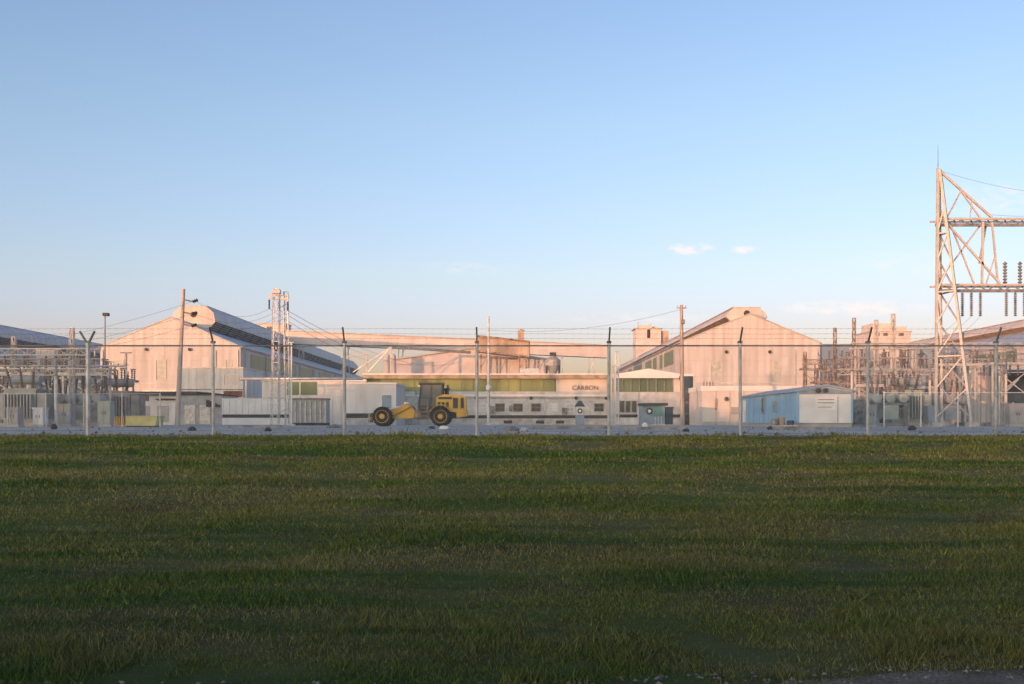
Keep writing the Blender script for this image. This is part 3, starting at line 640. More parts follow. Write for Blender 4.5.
for yy, w2 in ((8.5, .9),): window(r, yy, yy + w2, 1.0, 1.95, 0, 'bluegrey', 'glass', False, side=-1)
MB().box(-.06, -.003, L_ - 1.7, L_ - .8, .3, 1.95).build('door', 'trim_white', r)
MB().box(-.05, -.003, 4.9, 6.3, .95, 1.75).build('shutter', 'bluegrey', r)
q = MB()
for k in range(14): q.box(-.03, -.003, .5 + k * 1.18, .55 + k * 1.18, .27, ev - .08)
q.build('batten', 'blue', r)
r = thing('junk_pile', 'low heap of dark drums and pipe ends beside the blue trailer wall', 'scrap heap', (W(784, 67), 67.5, 0))
for k, (x, y, hh) in enumerate(((-.45, 0, .5), (.0, .15, .62), (.5, -.1, .4))): MB().lathe((x, y, 0), [(.22, 0), (.22, hh), (.18, hh + .02)], 10).build('drum', ('galvdark', 'tan', 'dark')[k], r)
MB().tube((-.9, -.3, .06), (.9, -.35, .1), .05, 6).build('pipe', 'galv', r)

# ------------------------------------------------------------------ right edge: tank and shelter
Y = 96
r = thing('storage_tank', 'orange sunlit vertical ribbed tank with railings near the right edge', 'tank', (W(981, Y), Y + 1.5, 0))
MB().lathe((0, 0, 0), [(1.42, .3), (1.42, Z(366, Y)), (.9, Z(366, Y) + .35), (.1, Z(366, Y) + .5)], 24).build('shell', 'panel_cream', r, False)
q = MB()
for k in range(16): q.bar((1.44 * math.cos(k * math.pi / 8), 1.44 * math.sin(k * math.pi / 8), .35), (1.44 * math.cos(k * math.pi / 8), 1.44 * math.sin(k * math.pi / 8), Z(367, Y)), .07)
q.build('rib', 'tan', r)
MB().lathe((0, 0, 0), [(1.6, 0), (1.6, .298)], 24).build('base_ring', 'rust', r)
x0 = W(999, 97); 
r = thing('open_shelter', 'white-framed open shelter with a dark interior at the right edge', 'shelter', (x0, 97, 0))
MB().box(.15, 7.8, 3.5, 3.6, 0, Z(371, 97)).build('back_wall', 'navy', r)
for x in (0, 2.6, 5.2, 7.8): MB().box(x, x + .15, 0, .15, 0, Z(370, 97)).build('post', 'trim_white', r)
MB().box(-.2, 8.2, -.3, 3.9, Z(370, 97) + .002, Z(368, 97)).build('roof', 'trim_white', r)
for k in range(5): MB().bar((.3 + k * 1.4, 1, 0), (.3 + k * 1.4, 1, 2.1), .1).build('rack_post', 'galv', r)
MB().bar((.4, 1.5, 2.2), (2.4, 1.5, 4.2), .16).build('brace', 'galv', r)
MB().box(.4, 7.4, 2, 3.3, .0, 1.5).build('stored_crates', 'galvdark', r)

# ------------------------------------------------------------------ substation equipment
def switch_stand(label, x, y, h=4.6, w=3.2, group='disconnect switch stands in the substations', post='tower'):
    r = thing('disconnect_switch', label, 'switchgear', (x, y, 0), group=group)
    for sx in (-w / 2, w / 2): MB().bar((sx, 0, 0), (sx, 0, h), .14).build('post', post, r)
    MB().bar((-w / 2 - .4, -.35, h + .1), (w / 2 + .4, -.35, h + .1), .14, .2).bar((-w / 2 - .4, .35, h + .1), (w / 2 + .4, .35, h + .1), .14, .2).build('beam', post, r)
    MB().bar((-w / 2, 0, h * .45), (w / 2, 0, h * .95), .08).bar((w / 2, 0, h * .45), (-w / 2, 0, h * .95), .08).build('brace', post, r)
    for k in range(3):
        px = -w / 2 + k * w / 2
        for dy in (-.35, .35): MB().insul((px, dy, h + .2), .95, .10).build('insulator', 'porcelain', r)
        MB().tube((px, -.5, h + 1.2), (px, .7, h + (1.22 if k != 1 else 1.75)), .045, 6).bar((px - .12, -.35, h + 1.18), (px + .12, -.35, h + 1.18), .14).build('blade', 'galvdark', r)
    MB().box(-w / 2 - .2, -w / 2 + .2, -.32, -.11, 1.0, 1.6).build('operating_box', 'tankgrey', r)
    return r
def breaker(label, x, y, group='three-tank circuit breakers', m='tankgrey'):
    r = thing('circuit_breaker', label, 'switchgear', (x, y, 0), group=group)
    q = MB()
    for sx in (-1.3, 1.3):
        for sy in (-.4, .4): q.bar((sx, sy, 0), (sx, sy, 1.6), .12)
    q.bar((-1.4, -.4, 1.6), (1.4, -.4, 1.6), .12); q.bar((-1.4, .4, 1.6), (1.4, .4, 1.6), .12); q.bar((-1.3, -.4, .2), (1.3, -.4, 1.5), .06)
    q.build('frame', 'galvdark', r)
    for k in range(3):
        px = -.95 + k * .95
        MB().lathe((px, -.6, 2.0), [(.2, 0), (.34, .05), (.34, 1.15), (.2, 1.2)], 12, 'y').build('tank', m, r)
        for sy in (-1, 1):
            b = MB().insul((0, 0, 0), 1.3, .11)
            o = b.build('bushing', 'porcelain', r); o.location = (px, sy * .35, 2.25); o.rotation_euler = (-sy * .35, 0, 0)
    MB().box(-.5, .5, -.75, -.45, .5, 1.5).build('control_box', m, r)
    return r
def transformer(label, x, y, m='tankgrey', rz=0., group='oil-filled power transformers', s=1.):
    r = thing('transformer', label, 'transformer', (x, y, 0), rz, group); r.scale = (s, s, s)
    MB().box(-1.1, 1.1, -.8, .8, .25, 2.5).build('tank', m, r)
    MB().box(-1.2, 1.2, -.9, .9, 2.502, 2.62).build('lid', m, r)
    MB().box(-1.4, 1.4, -1., 1., 0, .248).build('plinth', 'concrete', r)
    for sx in (-1, 1):
        q = MB()
        for k in range(8): q.box(sx * 1.15, sx * 1.75, -.75 + k * .2, -.67 + k * .2, .6, 2.3) if sx > 0 else q.box(-1.75, -1.15, -.75 + k * .2, -.67 + k * .2, .6, 2.3)
        q.bar((sx * 1.13, -.7, .7), (sx * 1.13, .75, .7), .06).build('radiator', m, r)
    q = MB()
    for k in range(9): q.box(-.9 + k * .22, -.83 + k * .22, -1.25, -.803, .6, 2.2)
    q.build('radiator', m, r)
    MB().lathe((-1.0, .35, 3.25), [(.1, 0), (.32, .06), (.32, 1.94), (.1, 2.0)], 12, 'x').bar((-.5, .35, 2.62), (-.5, .35, 3.0), .12).bar((.5, .35, 2.62), (.5, .35, 3.0), .12).build('conservator', m, r)
    for k in range(3):
        o = MB().insul((0, 0, 0), 1.25, .12).tube((0, 0, 1.25), (0, 0, 1.5), .04, 6).build('bushing', 'porcelain', r); o.location = (-.7 + k * .7, -.4, 2.62); o.rotation_euler = (.25, (k - 1) * .18, 0)
    return r
def bus_post(label, x, y, h, post='galv', group='single bus support posts'):
    r = thing('bus_support', label, 'switchgear', (x, y, 0), group=group)
    MB().tube((0, 0, 0), (0, 0, h), .13, 8, .1).build('post', post, r)
    MB().insul((0, 0, h + .05), 1.0, .14).build('insulator', 'porcelain_grey', r)
    MB().bar((-.5, 0, h + 1.1), (.5, 0, h + 1.1), .12).build('clamp', 'galvdark', r)
    MB().box(-.18, .18, -.18, .18, h + .001, h + .05).build('top_plate', 'galvdark', r)
    return r
def cabinet(label, x, y, w, h, m='tankgrey', group='metal control cabinets'):
    r = thing('control_cabinet', label, 'cabinet', (x, y, 0), group=group)
    MB().box(-w / 2, w / 2, 0, .8, .15, h).build('body', m, r); MB().box(-w / 2 - .05, w / 2 + .05, -.08, .9, h + .002, h + .08).build('roof', m, r)
    for k in (-1, 1): 
        d = MB().box(*sorted((k * .02, k * (w / 2 - .04))), -.035, -.003, .22, h - .06).build('door', m, r)
        MB().box(k * .1 - .02, k * .1 + .02, -.07, -.037, h * .5, h * .5 + .2).build('handle', 'dark', d)
    MB().box(-w / 2 - .05, w / 2 + .05, -.05, .85, 0, .148).build('plinth', 'concrete', r)
    return r
def gantry(label, cols, Y, beams, depth=3.0, m='tower', strings=(), cw=.32, group='steel bus gantries'):
    """cols: (px, py_top); beams: (px0, px1, py, lattice?)"""
    cx = W(sum(c[0] for c in cols) / len(cols), Y)
    r = thing('steel_gantry', label, 'steel structure', (cx, Y, 0), group=group)
    for px, pt in cols:
        MB().lattice((W(px, Y) - cx, 0, 0), (W(px, Y) - cx, 0, Z(pt, Y)), cw, cw * .75, .8, .06, .035).build('column', m, r)
    for px0, px1, py, lat in beams:
        a, b = (W(px0, Y) - cx, 0, Z(py, Y)), (W(px1, Y) - cx, 0, Z(py, Y)); q = MB()
        if lat: q.lattice(a, b, .45, .45, .7, .07, .04)
        else: q.tube(a, b, .07, 6)
        q.build('beam' if lat else 'bus_pipe', m if lat else 'alu', r)
    for px, py, up in strings:
        hgt = .9
        MB().insul((W(px, Y) - cx, 0, Z(py, Y) + (.25 if up else -.25 - hgt)), hgt, .10).build('insulator', 'porcelain', r)
    return r

# --- left yard
gl = gantry('tall steel gantry at the left edge behind the chain-link fence', [(14, 337), (37, 366), (72, 328)], 78,
    [(0, 88, 352, True), (-6, 110, 372, True), (-10, 126, 366, False), (0, 100, 359, False)], strings=[(5, 352, 0), (24, 352, 0), (62, 352, 0), (80, 352, 0), (28, 372, 1), (46, 372, 1), (56, 372, 1), (84, 372, 1), (94, 372, 1), (104, 372, 0), (20, 372, 0), (50, 372, 0)])
Y = 80
r = thing('junction_box', 'pale square box glowing orange in the sun, high on a stand at the far left', 'box', (W(45, Y), Y, 0))
MB().box(W(36, Y) - W(45, Y), W(54, Y) - W(45, Y), 0, .8, Z(359, Y), Z(348, Y)).build('box', 'panel_cream', r)
for px in (37, 53): MB().bar((W(px, Y) - W(45, Y), .4, 0), (W(px, Y) - W(45, Y), .4, Z(359, Y) - .01), .16).build('leg', 'galv', r)
MB().bar((-.6, .4, .4), (.6, .4, 4.2), .07).build('brace', 'galv', r)
for (px, Y, h, lab) in ((8, 90, 4.2, 'switch stand at the extreme left edge behind the tall gantry'), (48, 86, 4.4, 'switch stand under the orange sunlit box'),
                        (84, 84, 3.9, 'switch stand right of the gantry beside the Y-topped fence post'), (104, 92, 3.6, 'switch stand in front of the orange gable, left of the brown transformer'), (-8, 100, 5.2, 'taller switch stand cut by the left edge'), (64, 98, 5.0, 'tall switch stand behind the gantry column with a rusty tip')):
    switch_stand(lab, W(px, Y), Y, h, post='galv' if px != 64 else 'rust')
transformer('pale grey transformer at the left edge right of the first gantry column', W(25, 76), 76, 'tankgrey')
transformer('tall brown transformer with bushings beside the yellow skip', W(119, 84), 84, 'tankbrown', s=1.02)
transformer('grey transformer with broad fins left of the brown one', W(98, 88), 88, 'tankgrey', s=1.08)
transformer('grey transformer half hidden behind the Y-topped fence post', W(76, 92), 92, 'tankgreen')
breaker('circuit breaker between the two left gantry columns', W(50, 80), 80)
breaker('circuit breaker at the far left edge beside the pale transformer', W(3, 82), 82)
breaker('circuit breaker before the finned grey transformer', W(86, 79), 79)
for (px, Y, h, lab) in ((56, 74, 3.4, 'grey bus post left of the circuit breaker with Y-topped post near'), (30, 84, 4.3, 'grey bus post beside the pale grey transformer'), (110, 80, 3.0, 'short bus post left of the brown transformer'), (126, 98, 5.4, 'tall bus post in front of the orange gable'), (95, 96, 5.6, 'tall bus post behind the finned transformer')):
    bus_post(lab, W(px, Y), Y, h)
for (px, Y, w, h, m, lab) in ((12, 72, .8, 1.2, 'tankgrey', 'grey cabinet at the foot of the far left gantry column'), (38, 73, .7, 1.2, 'white', 'small white cabinet between the left gantry columns'), (64, 76, .9, 1.5, 'tankgrey', 'grey cabinet at the foot of the rusty-tipped column'), (104, 76, .9, 1.7, 'tankgreen', 'green-grey cabinet left of the brown transformer')):
    cabinet(lab, W(px, Y), Y, w, h, m)
gantry('rust-tinted steel gantry deeper in the left substation before the far hall', [(2, 362), (30, 358), (60, 356), (90, 360)], 104, [(-6, 98, 364, True), (-6, 98, 378, True), (-6, 98, 371, False)],
    strings=[(p_, 364, i_ % 2) for i_, p_ in enumerate((8, 16, 23, 38, 46, 53, 68, 76, 84))] + [(p_, 378, 1) for p_ in (12, 20, 40, 50, 70, 80)], m='rust', cw=.3)
for (px, Y, h, lab) in ((20, 95, 3.4, 'low switch stand behind the pale grey transformer at the left'), (92, 100, 4.6, 'switch stand behind the grey transformer with broad fins'), (36, 98, 3.0, 'low switch stand between the first two left gantry columns'), (116, 102, 4.0, 'switch stand right behind the brown transformer')):
    switch_stand(lab, W(px, Y), Y, h, post='rust')
# thin lamp pole
Y = 82
r = thing('light_pole', 'thin dark lamp pole with a small head in front of the orange gable', 'lamp post', (W(105, Y), Y, 0))
MB().tube((0, 0, 0), (0, 0, Z(316, Y)), .07, 8, .045).build('pole', 'galvdark', r)
MB().box(-.12, .28, -.2, .2, Z(316, Y) + .002, Z(313, Y)).build('lamp_head', 'dark', r)
MB().box(-.2, .2, -.2, .2, 0, .15).build('base', 'concrete', r)
# yellow skip
Y = 71
x0, x1 = W(114, Y), W(157, Y); h = (x1 - x0) / 2
r = thing('yellow_skip', 'low yellow-green steel skip with an orange barred end on the gravel', 'skip', ((x0 + x1) / 2, Y, 0))
MB().prism([(-h + .75, .08), (h - .1, .08), (h, .66), (-h + .75, .66)], 0, 1.5).build('body', 'lime', r)
MB().box(-h + .73, h + .03, -.05, 1.55, .662, .72).build('rim', 'lime', r)
q = MB()
for k in range(5): q.box(-h + k * .14, -h + .07 + k * .14, .05, 1.4, .05, .68)
q.box(-h, -h + .72, .1, 1.35, .05, .16); q.build('barred_end', 'orange', r)
MB().box(-h + .7, h - .2, .1, 1.4, 0, .078).build('skid', 'dark', r)

# --- right yard
gantry('orange sunlit steel gantry with tall spikes between the blue trailer and the lattice tower', [(857, 345), (876, 320), (893, 314), (914, 350)], 88,
    [(850, 938, 346, True), (838, 938, 372, True), (846, 936, 398, True), (840, 936, 358, False), (840, 936, 384, False)],
    strings=[(862, 346, 0), (869, 346, 0), (884, 346, 0), (901, 346, 0), (908, 346, 0), (921, 346, 0), (850, 372, 1), (866, 372, 1), (884, 372, 0), (902, 372, 1), (920, 372, 1), (929, 372, 0), (866, 398, 1), (884, 398, 1), (905, 398, 1)])
gantry('pink steel gantry with thin spiked columns behind the blue trailer roof', [(805, 352), (835, 328), (854, 318)], 108,
    [(803, 870, 362, True), (812, 870, 380, True), (806, 866, 370, False)], strings=[(815, 362, 0), (822, 362, 0), (829, 362, 1), (842, 362, 1), (848, 362, 0), (818, 380, 1), (826, 380, 1), (840, 380, 1), (846, 380, 1), (860, 380, 0)], m='rust')
gantry('low cross-braced gantry passing behind the lattice tower legs', [(948, 345), (975, 345), (1003, 345), (1030, 345)], 92,
    [(940, 1040, 346, True), (940, 1040, 362, True), (940, 1040, 354, False)], strings=[(955, 362, 0), (963, 346, 1), (968, 362, 0), (984, 362, 0), (990, 362, 0), (1010, 362, 0), (1018, 362, 0)])
for (px, Y, h, lab) in ((866, 96, 5.2, 'switch stand behind the sunlit gantry, right of the fence post above the trailer'), (902, 95, 5.0, 'switch stand behind the sunlit gantry spikes'), (925, 93, 4.6, 'switch stand just left of the lattice tower'), (842, 104, 5.0, 'switch stand behind the right end of the blue trailer'),
                        (880, 84, 3.0, 'low switch stand in front of the sunlit gantry'), (912, 82, 2.8, 'low switch stand left of the lattice tower foot'), (820, 112, 5.6, 'switch stand behind the middle of the trailer roof'), (955, 88, 4.8, 'switch stand between the lattice tower legs'), (1012, 90, 5.0, 'switch stand in front of the white-framed shelter')):
    switch_stand(lab, W(px, Y), Y, h, post='rust' if px in (842, 820, 866) else 'tower')
for (px, Y, h, lab) in ((890, 103, 5.8, 'tall switch stand far behind the sunlit gantry'), (935, 102, 5.4, 'tall switch stand far behind the lattice tower foot'), (856, 110, 4.6, 'switch stand behind the pink gantry with spiked columns'), (915, 108, 4.0, 'switch stand below the small blue-grey building'), (985, 104, 5.2, 'switch stand behind the orange tank'), (830, 100, 3.8, 'switch stand behind the ridge of the blue trailer')):
    switch_stand(lab, W(px, Y), Y, h, 2.6, post='rust')
transformer('green-grey transformer beneath the sunlit gantry', W(903, 80), 80, 'tankgreen')
transformer('green-grey transformer at the left foot of the lattice tower', W(924, 86), 86, 'tankgreen', s=.9)
transformer('dark grey transformer just right of the blue trailer', W(864, 90), 90, 'tankgrey', s=.95)
transformer('brown transformer under the left column of the sunlit gantry', W(880, 92), 92, 'tankbrown', s=.9)
breaker('circuit breaker between lattice tower legs', W(948, 82), 82, m='tankgrey')
breaker('circuit breaker beneath the sunlit gantry spikes', W(888, 78), 78, m='tankgreen')
for (px, Y, h, lab) in ((852, 84, 4.2, 'bus post rising behind the right end of the blue trailer'), (930, 80, 3.4, 'bus post immediately left of the lattice tower'), (900, 100, 6.0, 'tall bus post behind the sunlit gantry'), (1006, 84, 4.0, 'bus post before the shelter frame'), (970, 98, 5.6, 'tall bus post beside the orange tank')):
    bus_post(lab, W(px, Y), Y, h, 'tower')
for (px, Y, w, h, m, lab) in ((860, 76, .8, 1.8, 'galvdark', 'dark cabinet right of the trailer'), (936, 78, 1.1, 1.4, 'bluegrey', 'blue-grey cabinet behind the lattice tower foot'), (1018, 80, 1.2, 1.6, 'tankgrey', 'grey cabinet at the right edge'), (872, 74, .6, 1.4, 'tankgrey', 'narrow grey cabinet at the foot of the sunlit gantry')):
    cabinet(lab, W(px, Y), Y, w, h, m)

# --- dead-end lattice tower
Y = 75.0
r = thing('lattice_tower', 'tall rusty A-frame lattice tower with cross beams and hanging insulators', 'pylon', (W(938, Y), Y, 0))
X = lambda px, y=Y: W(px, y) - W(938, Y)
top = Vector((0, 0, Z(168, Y)))
legs = [((X(935.5), 0, 0), (X(938), 0, Z(168, Y))), ((X(963), -1.5, 0), (X(939.5), -.1, Z(170, Y))), ((X(957), 2.6, 0), (X(940), .1, Z(170, Y)))]
for a, b in legs: MB().bar(a, b, .17).build('leg', 'tower', r)
q = MB()
def on(k, z): a, b = Vector(legs[k][0]), Vector(legs[k][1]); return a + (b - a) * (z / b.z)
zs = [.6, 2.6, 4.8, 7, 9.2, 11.3, 13.2, 15]
for i in range(len(zs) - 1):
    for k, l in ((0, 1), (1, 2), (2, 0)):
        q.bar(on(k, zs[i]), on(l, zs[i + 1]), .09)
        if i % 2: q.bar(on(k, zs[i + 1]), on(l, zs[i + 1]), .09)
q.build('bracing', 'tower', r)
zb1, zb2 = Z(222, Y), Z(288, Y); xe = X(1090)
for z in (zb1, zb2):
    MB().bar((X(936), 0, z + .22), (xe, 0, z + .22), .14).bar((X(936), 1.1, z + .22), (xe, 1.1, z + .22), .12).build('cross_beam', 'tower', r)
    q = MB().bar((X(936), .1, z - .18), (xe, .1, z - .18), .16, .2); n = 18
    for i in range(n):
        a, b = X(936) + (xe - X(936)) * i / n, X(936) + (xe - X(936)) * (i + 1) / n
        q.bar((a, 0, z + .2), (b, 1.1, z + .2), .06); q.bar((a, .05, z + (.15 if i % 2 else -.15)), (b, .05, z + (-.15 if i % 2 else .15)), .07)
    q.build('beam_web', 'galvdark', r)
q = MB().bar((X(940), 0, Z(171, Y)), (X(992), 0, zb1 + .3), .15).bar((X(961), 0, Z(191, Y)), (X(946.5), -.2, Z(217, Y)), .09).bar((X(961), 0, Z(191, Y)), (X(980), 0, zb1 + .3), .1).bar((X(972), 0, Z(201, Y)), (X(970), 0, zb1 + .2), .07)
q.build('top_strut', 'tower', r)
MB().bar((X(946), 0, zb1), (X(1000), 0, zb2 + .3), .14).bar((X(985), .5, zb1), (X(938), .5, zb2 + .2), .1).bar((X(983), 0, zb1), (X(982), 0, zb2 + .3), .14).bar((X(990), .6, zb1), (X(983), .6, Z(262, Y)), .12).bar((X(992), 0, zb1), (X(998), 0, zb2 + .3), .12).bar((X(953), .5, zb1), (X(978), .5, zb2 + .2), .1).bar((X(995.5), .05, Z(256, Y)), (X(986), .05, zb2 + .2), .08).build('beam_bracing', 'tower', r)
MB().tube(top, (0, 0, Z(145, Y)), .03, 6, .012).build('lightning_rod', 'galvdark', r)
for px in (963, 972, 981, 1007, 1016, 1025):
    MB().insul((X(px), .1, Z(316, Y)), zb2 - .3 - Z(316, Y), .12, sheds=11).build('hanging_insulator', 'galvdark', r)
for px in (1007, 1022, 1036):
    MB().insul((X(px), .3, zb2 + .34), 1.5, .16, sheds=7).build('post_insulator', 'galvdark', r)
for k in (0, 1, 2): a = legs[k][0]; MB().box(a[0] - .35, a[0] + .35, a[1] - .35, a[1] + .35, 0, .3).build('footing', 'concrete', r)

# ------------------------------------------------------------------ poles and wires
Y = 82
P1 = Vector((W(177, Y), Y, 0)); P1t = Vector((W(183.5, Y), Y, Z(289, Y)))
r = thing('utility_pole', 'leaning weathered wooden pole with three insulators on its right side', 'utility pole', P1)
d = P1t - P1
MB().tube((0, 0, -.3), d, .2, 10, .13).build('pole', 'greywood', r)
P1w = []
for py in (299.5, 312, 324):
    t = Z(py, Y) / d.z; a = d * t; b = a + Vector((.75, -.1, -.16))
    q = MB().tube(a, b, .07, 6); q.build('bracket', 'galvdark', r)
    o = MB().insul((0, 0, 0), .4, .15, sheds=3).build('insulator', 'dark', r); o.location = b + Vector((.02, 0, -.02)); o.rotation_euler = (0, 1.2, 0); P1w.append(P1 + b + Vector((.3, 0, 0)))
Y = 96
P2 = Vector((W(682.5, Y), Y, 0))
r = thing('utility_pole', 'straight pale wooden pole sunlit at the top in front of the right hall roof', 'utility pole', P2)
MB().tube((0, 0, -.3), (-.1, 0, Z(305, Y)), .21, 10, .14).build('pole', 'wood', r)
MB().bar((-.52, 0, Z(308, Y)), (.34, 0, Z(308, Y)), .09, .11).build('crossarm', 'wood', r)
for x in (-.45, .28): MB().insul((x, 0, Z(308, Y) + .06), .16, .05, sheds=2).build('insulator', 'porcelain_grey', r)
MB().box(-.16, .16, -.32, -.2, Z(322, Y) - .2, Z(322, Y) + .2).build('junction_box', 'galvdark', r)
Y = 108
r = thing('steel_mast', 'thin grey steel mast with a round white lamp low on it before the office block', 'mast', (W(488.5, Y), Y, 0))
MB().tube((0, 0, 0), (0, 0, Z(316, Y)), .16, 10, .09).build('mast', 'galv', r)
MB().lathe((0, -.25, Z(388, Y) - .3), [(.02, 0), (.22, .08), (.3, .3), (.22, .52), (.02, .6)], 12).build('lamp', 'trim_white', r, True)
MB().box(-.3, .3, -.3, .3, 0, .2).build('footing', 'concrete', r)
# lattice double pole structure
Y = 96
r = thing('lattice_poles', 'pair of slim pale lattice poles joined by a cross-arm above the white striped trailer', 'pylon', (W(279, Y), Y, 0))
X = lambda px: W(px, Y) - W(279, Y)
MB().lattice((X(275), 0, 0), (X(276.5), 0, Z(289, Y)), .66, .52, .95, .055, .03).build('column', 'galv', r)
MB().lattice((X(286.5), .6, 0), (X(284.5), .6, Z(291, Y)), .42, .34, .95, .05, .028).build('column', 'galv', r)
MB().bar((X(268), -.1, Z(297.5, Y)), (X(289), -.1, Z(300, Y)), .14, .18).bar((X(268), .3, Z(294, Y)), (X(289), .3, Z(296, Y)), .1).build('cross_arm', 'tower', r)
P3w = []
for px, py in ((269.5, 298), (279, 299), (288, 300)):
    MB().insul((X(px), -.1, Z(py, Y) - .95), .8, .1).build('insulator', 'dark', r); P3w.append(Vector((W(px, Y), Y - .1, Z(py, Y) - .95)))
MB().box(X(272.5), X(280.5), -.3, .3, Z(293.5, Y), Z(290, Y)).build('cap_box', 'pinkcap', r)
for k in range(9): MB().bar((X(277), 0, 1 + k * 1.15), (X(285), .6, 1.5 + k * 1.15), .05).build('tie', 'galv', r)
for (px, pt, Y, m, lab, cat) in ((291.5, 343, 94, 'trim_white', 'short thin white post right of the lattice poles', 'post'), (617, 352, 102, 'trim_white', 'white steel gate post beside the centre-right fence post', 'post'), (613, 366, 101, 'galv', 'shorter grey gate post left of the white one', 'post')):
    r = thing('steel_post', lab, cat, (W(px, Y), Y, 0))
    MB().lattice((0, 0, 0), (0, 0, Z(pt, Y)), .3, .26, .5, .07, .035).build('post', m, r) if px > 300 else MB().tube((0, 0, 0), (0, 0, Z(pt, Y)), .07, 8).build('post', m, r)
    MB().box(-.2, .2, -.2, .2, Z(pt, Y) + .002, Z(pt, Y) + .08).build('cap', 'galv', r)
    MB().box(-.3, .3, -.3, .3, 0, .15).build('footing', 'concrete', r)
def wire(label, a, b, sag, r_=.010, group='overhead power lines'):
    a, b = Vector(a), Vector(b)
    pts = [a + (b - a) * t - Vector((0, 0, sag * 4 * t * (1 - t))) for t in [i / 18 for i in range(19)]]
    tag(MB().path(pts, r_, 4).build('power_line', 'wire'), label, 'power line', group)
ww = ('upper', 'middle', 'lower')
for k in range(3):
    wire(f'{ww[k]} wire from the leaning wooden pole to the lattice poles', P1w[k], P3w[k], .9)
    wire(f'{ww[k]} wire from the leaning wooden pole towards the left edge', P1w[k] - Vector((.3, 0, 0)), (W(-40, 80), 80, Z(352 + 6 * k, 80)), .5)
    wire(f'{("left", "middle", "right")[k]} wire falling from the lattice poles to the pink warehouse', P3w[k], (W(430 + 22 * k, 225), 225, Z(356, 225)), 3.2, .02)
T = Vector((W(938, 75), 75, Z(170, 75)))
wire('shield wire from the lattice tower tip up to the right, higher of two', T, (W(1100, 80), 80, Z(196, 80)), .5)
wire('shield wire from the lattice tower beam end to the right, lower of two', (W(992, 75), 75, zb1 + .5), (W(1100, 80), 80, Z(204, 80)), .4)
wire('thin wire from the sunlit wooden pole to the steel mast', (P2.x, P2.y, Z(309, 96)), (W(488.5, 108), 108, Z(330, 108)), .8, .012)
for k, (px, py) in enumerate(((963, 316), (972, 316), (981, 316))):
    wire(f'{("left", "middle", "right")[k]} dropper wire from the hanging insulators down to the sunlit gantry', (W(px, 75), 75.1, Z(py, 75)), (W(905 + 12 * k, 88), 88, Z(347, 88)), .5)

# ------------------------------------------------------------------ chain-link fences
def fence(label, xs_, Y, h, arms=True, m='galv', wires=True, ends=None, pitch=.075, wr=.0019, skip_arm=()):
    r = thing('chain_link_fence', label, 'fence', (0, Y, 0), group='chain-link fences')
    for i, x in enumerate(xs_):
        big = i in skip_arm
        ln = random.uniform(-.012, .012); p = MB().tube((x - ln, 0, -.15), (x, 0, h + .03), .055 if big else .037, 10).build('post', m, r)
        if arms:
            if big:
                for sx in (-1, 1): MB().tube((x, 0, h), (x + sx * .17, -.05, h + .30), .028, 6).build('barb_arm', 'galvdark', p)
            else:
                MB().box(x - .05, x + .05, -.05, .05, h + .031, h + .08).bar((x, 0, h + .04), (x, -.27, h + .37), .035).build('barb_arm', 'galvdark', p)
    x0, x1 = (ends or (xs_[0], xs_[-1]))
    MB().tube((x0, -.02, h - .03), (x1, -.02, h - .03), .017, 8).build('top_rail', 'galvdark' if arms else m, r)
    if arms:
        for k, (dy, dz) in enumerate(((-.08, .13), (-.16, .23), (-.25, .34))):
            q = MB().path([(x0 + (x1 - x0) * t / 16, dy, h + dz + (.006 * (-1) ** t)) for t in range(17)], .0022, 4)
            n = int((x1 - x0) / .16)
            for j in range(n): xx = x0 + (j + .5) * .16; q.bar((xx - .012, dy, h + dz - .022), (xx + .012, dy, h + dz + .022), .0035)
            q.build('barbed_wire', 'wire', r)
    q = MB(); n = int((x1 - x0 + h) / pitch)                   # woven wire: two families of diagonals
    for j in range(n):
        a = x0 - h + j * pitch
        for sgn in (1, -1):
            xa, xb = (a, a + h) if sgn > 0 else (a + h, a); za, zb = .03, h - .04
            # clip to [x0, x1]
            pa, pb = Vector((xa, -.045 - .004 * sgn, za)), Vector((xb, -.045 - .004 * sgn, zb))
            ts = [(x0 - xa) / (xb - xa), (x1 - xa) / (xb - xa)]; t0, t1 = max(0, min(ts)), min(1, max(ts))
            if t1 - t0 > .02: q.tube(pa + (pb - pa) * t0, pa + (pb - pa) * t1, wr, 3)
    q.build('chain_link_mesh', 'chain', r)
    return r
Y = 25.2
xs_ = [W(-44, Y), W(88, Y), W(213, Y), W(344.5, Y), W(477, Y), W(609, Y), W(740, Y), W(868, Y), W(996, Y), W(1128, Y)]
fence('long chain-link fence with barbed wire along the top of the grass bank', xs_, Y, Z(344.5, Y), skip_arm=(1,), pitch=.07, wr=.0021)
fence('inner chain-link fence round the left substation', [W(px, 68) for px in range(-30, 171, 38)], 68, 2.1, False, 'galv', pitch=.14, wr=.003)
fence('inner chain-link fence with white posts round the right substation', [W(px, 71) for px in range(884, 1075, 37)], 71, 2.25, False, 'trim_white', pitch=.14, wr=.003)

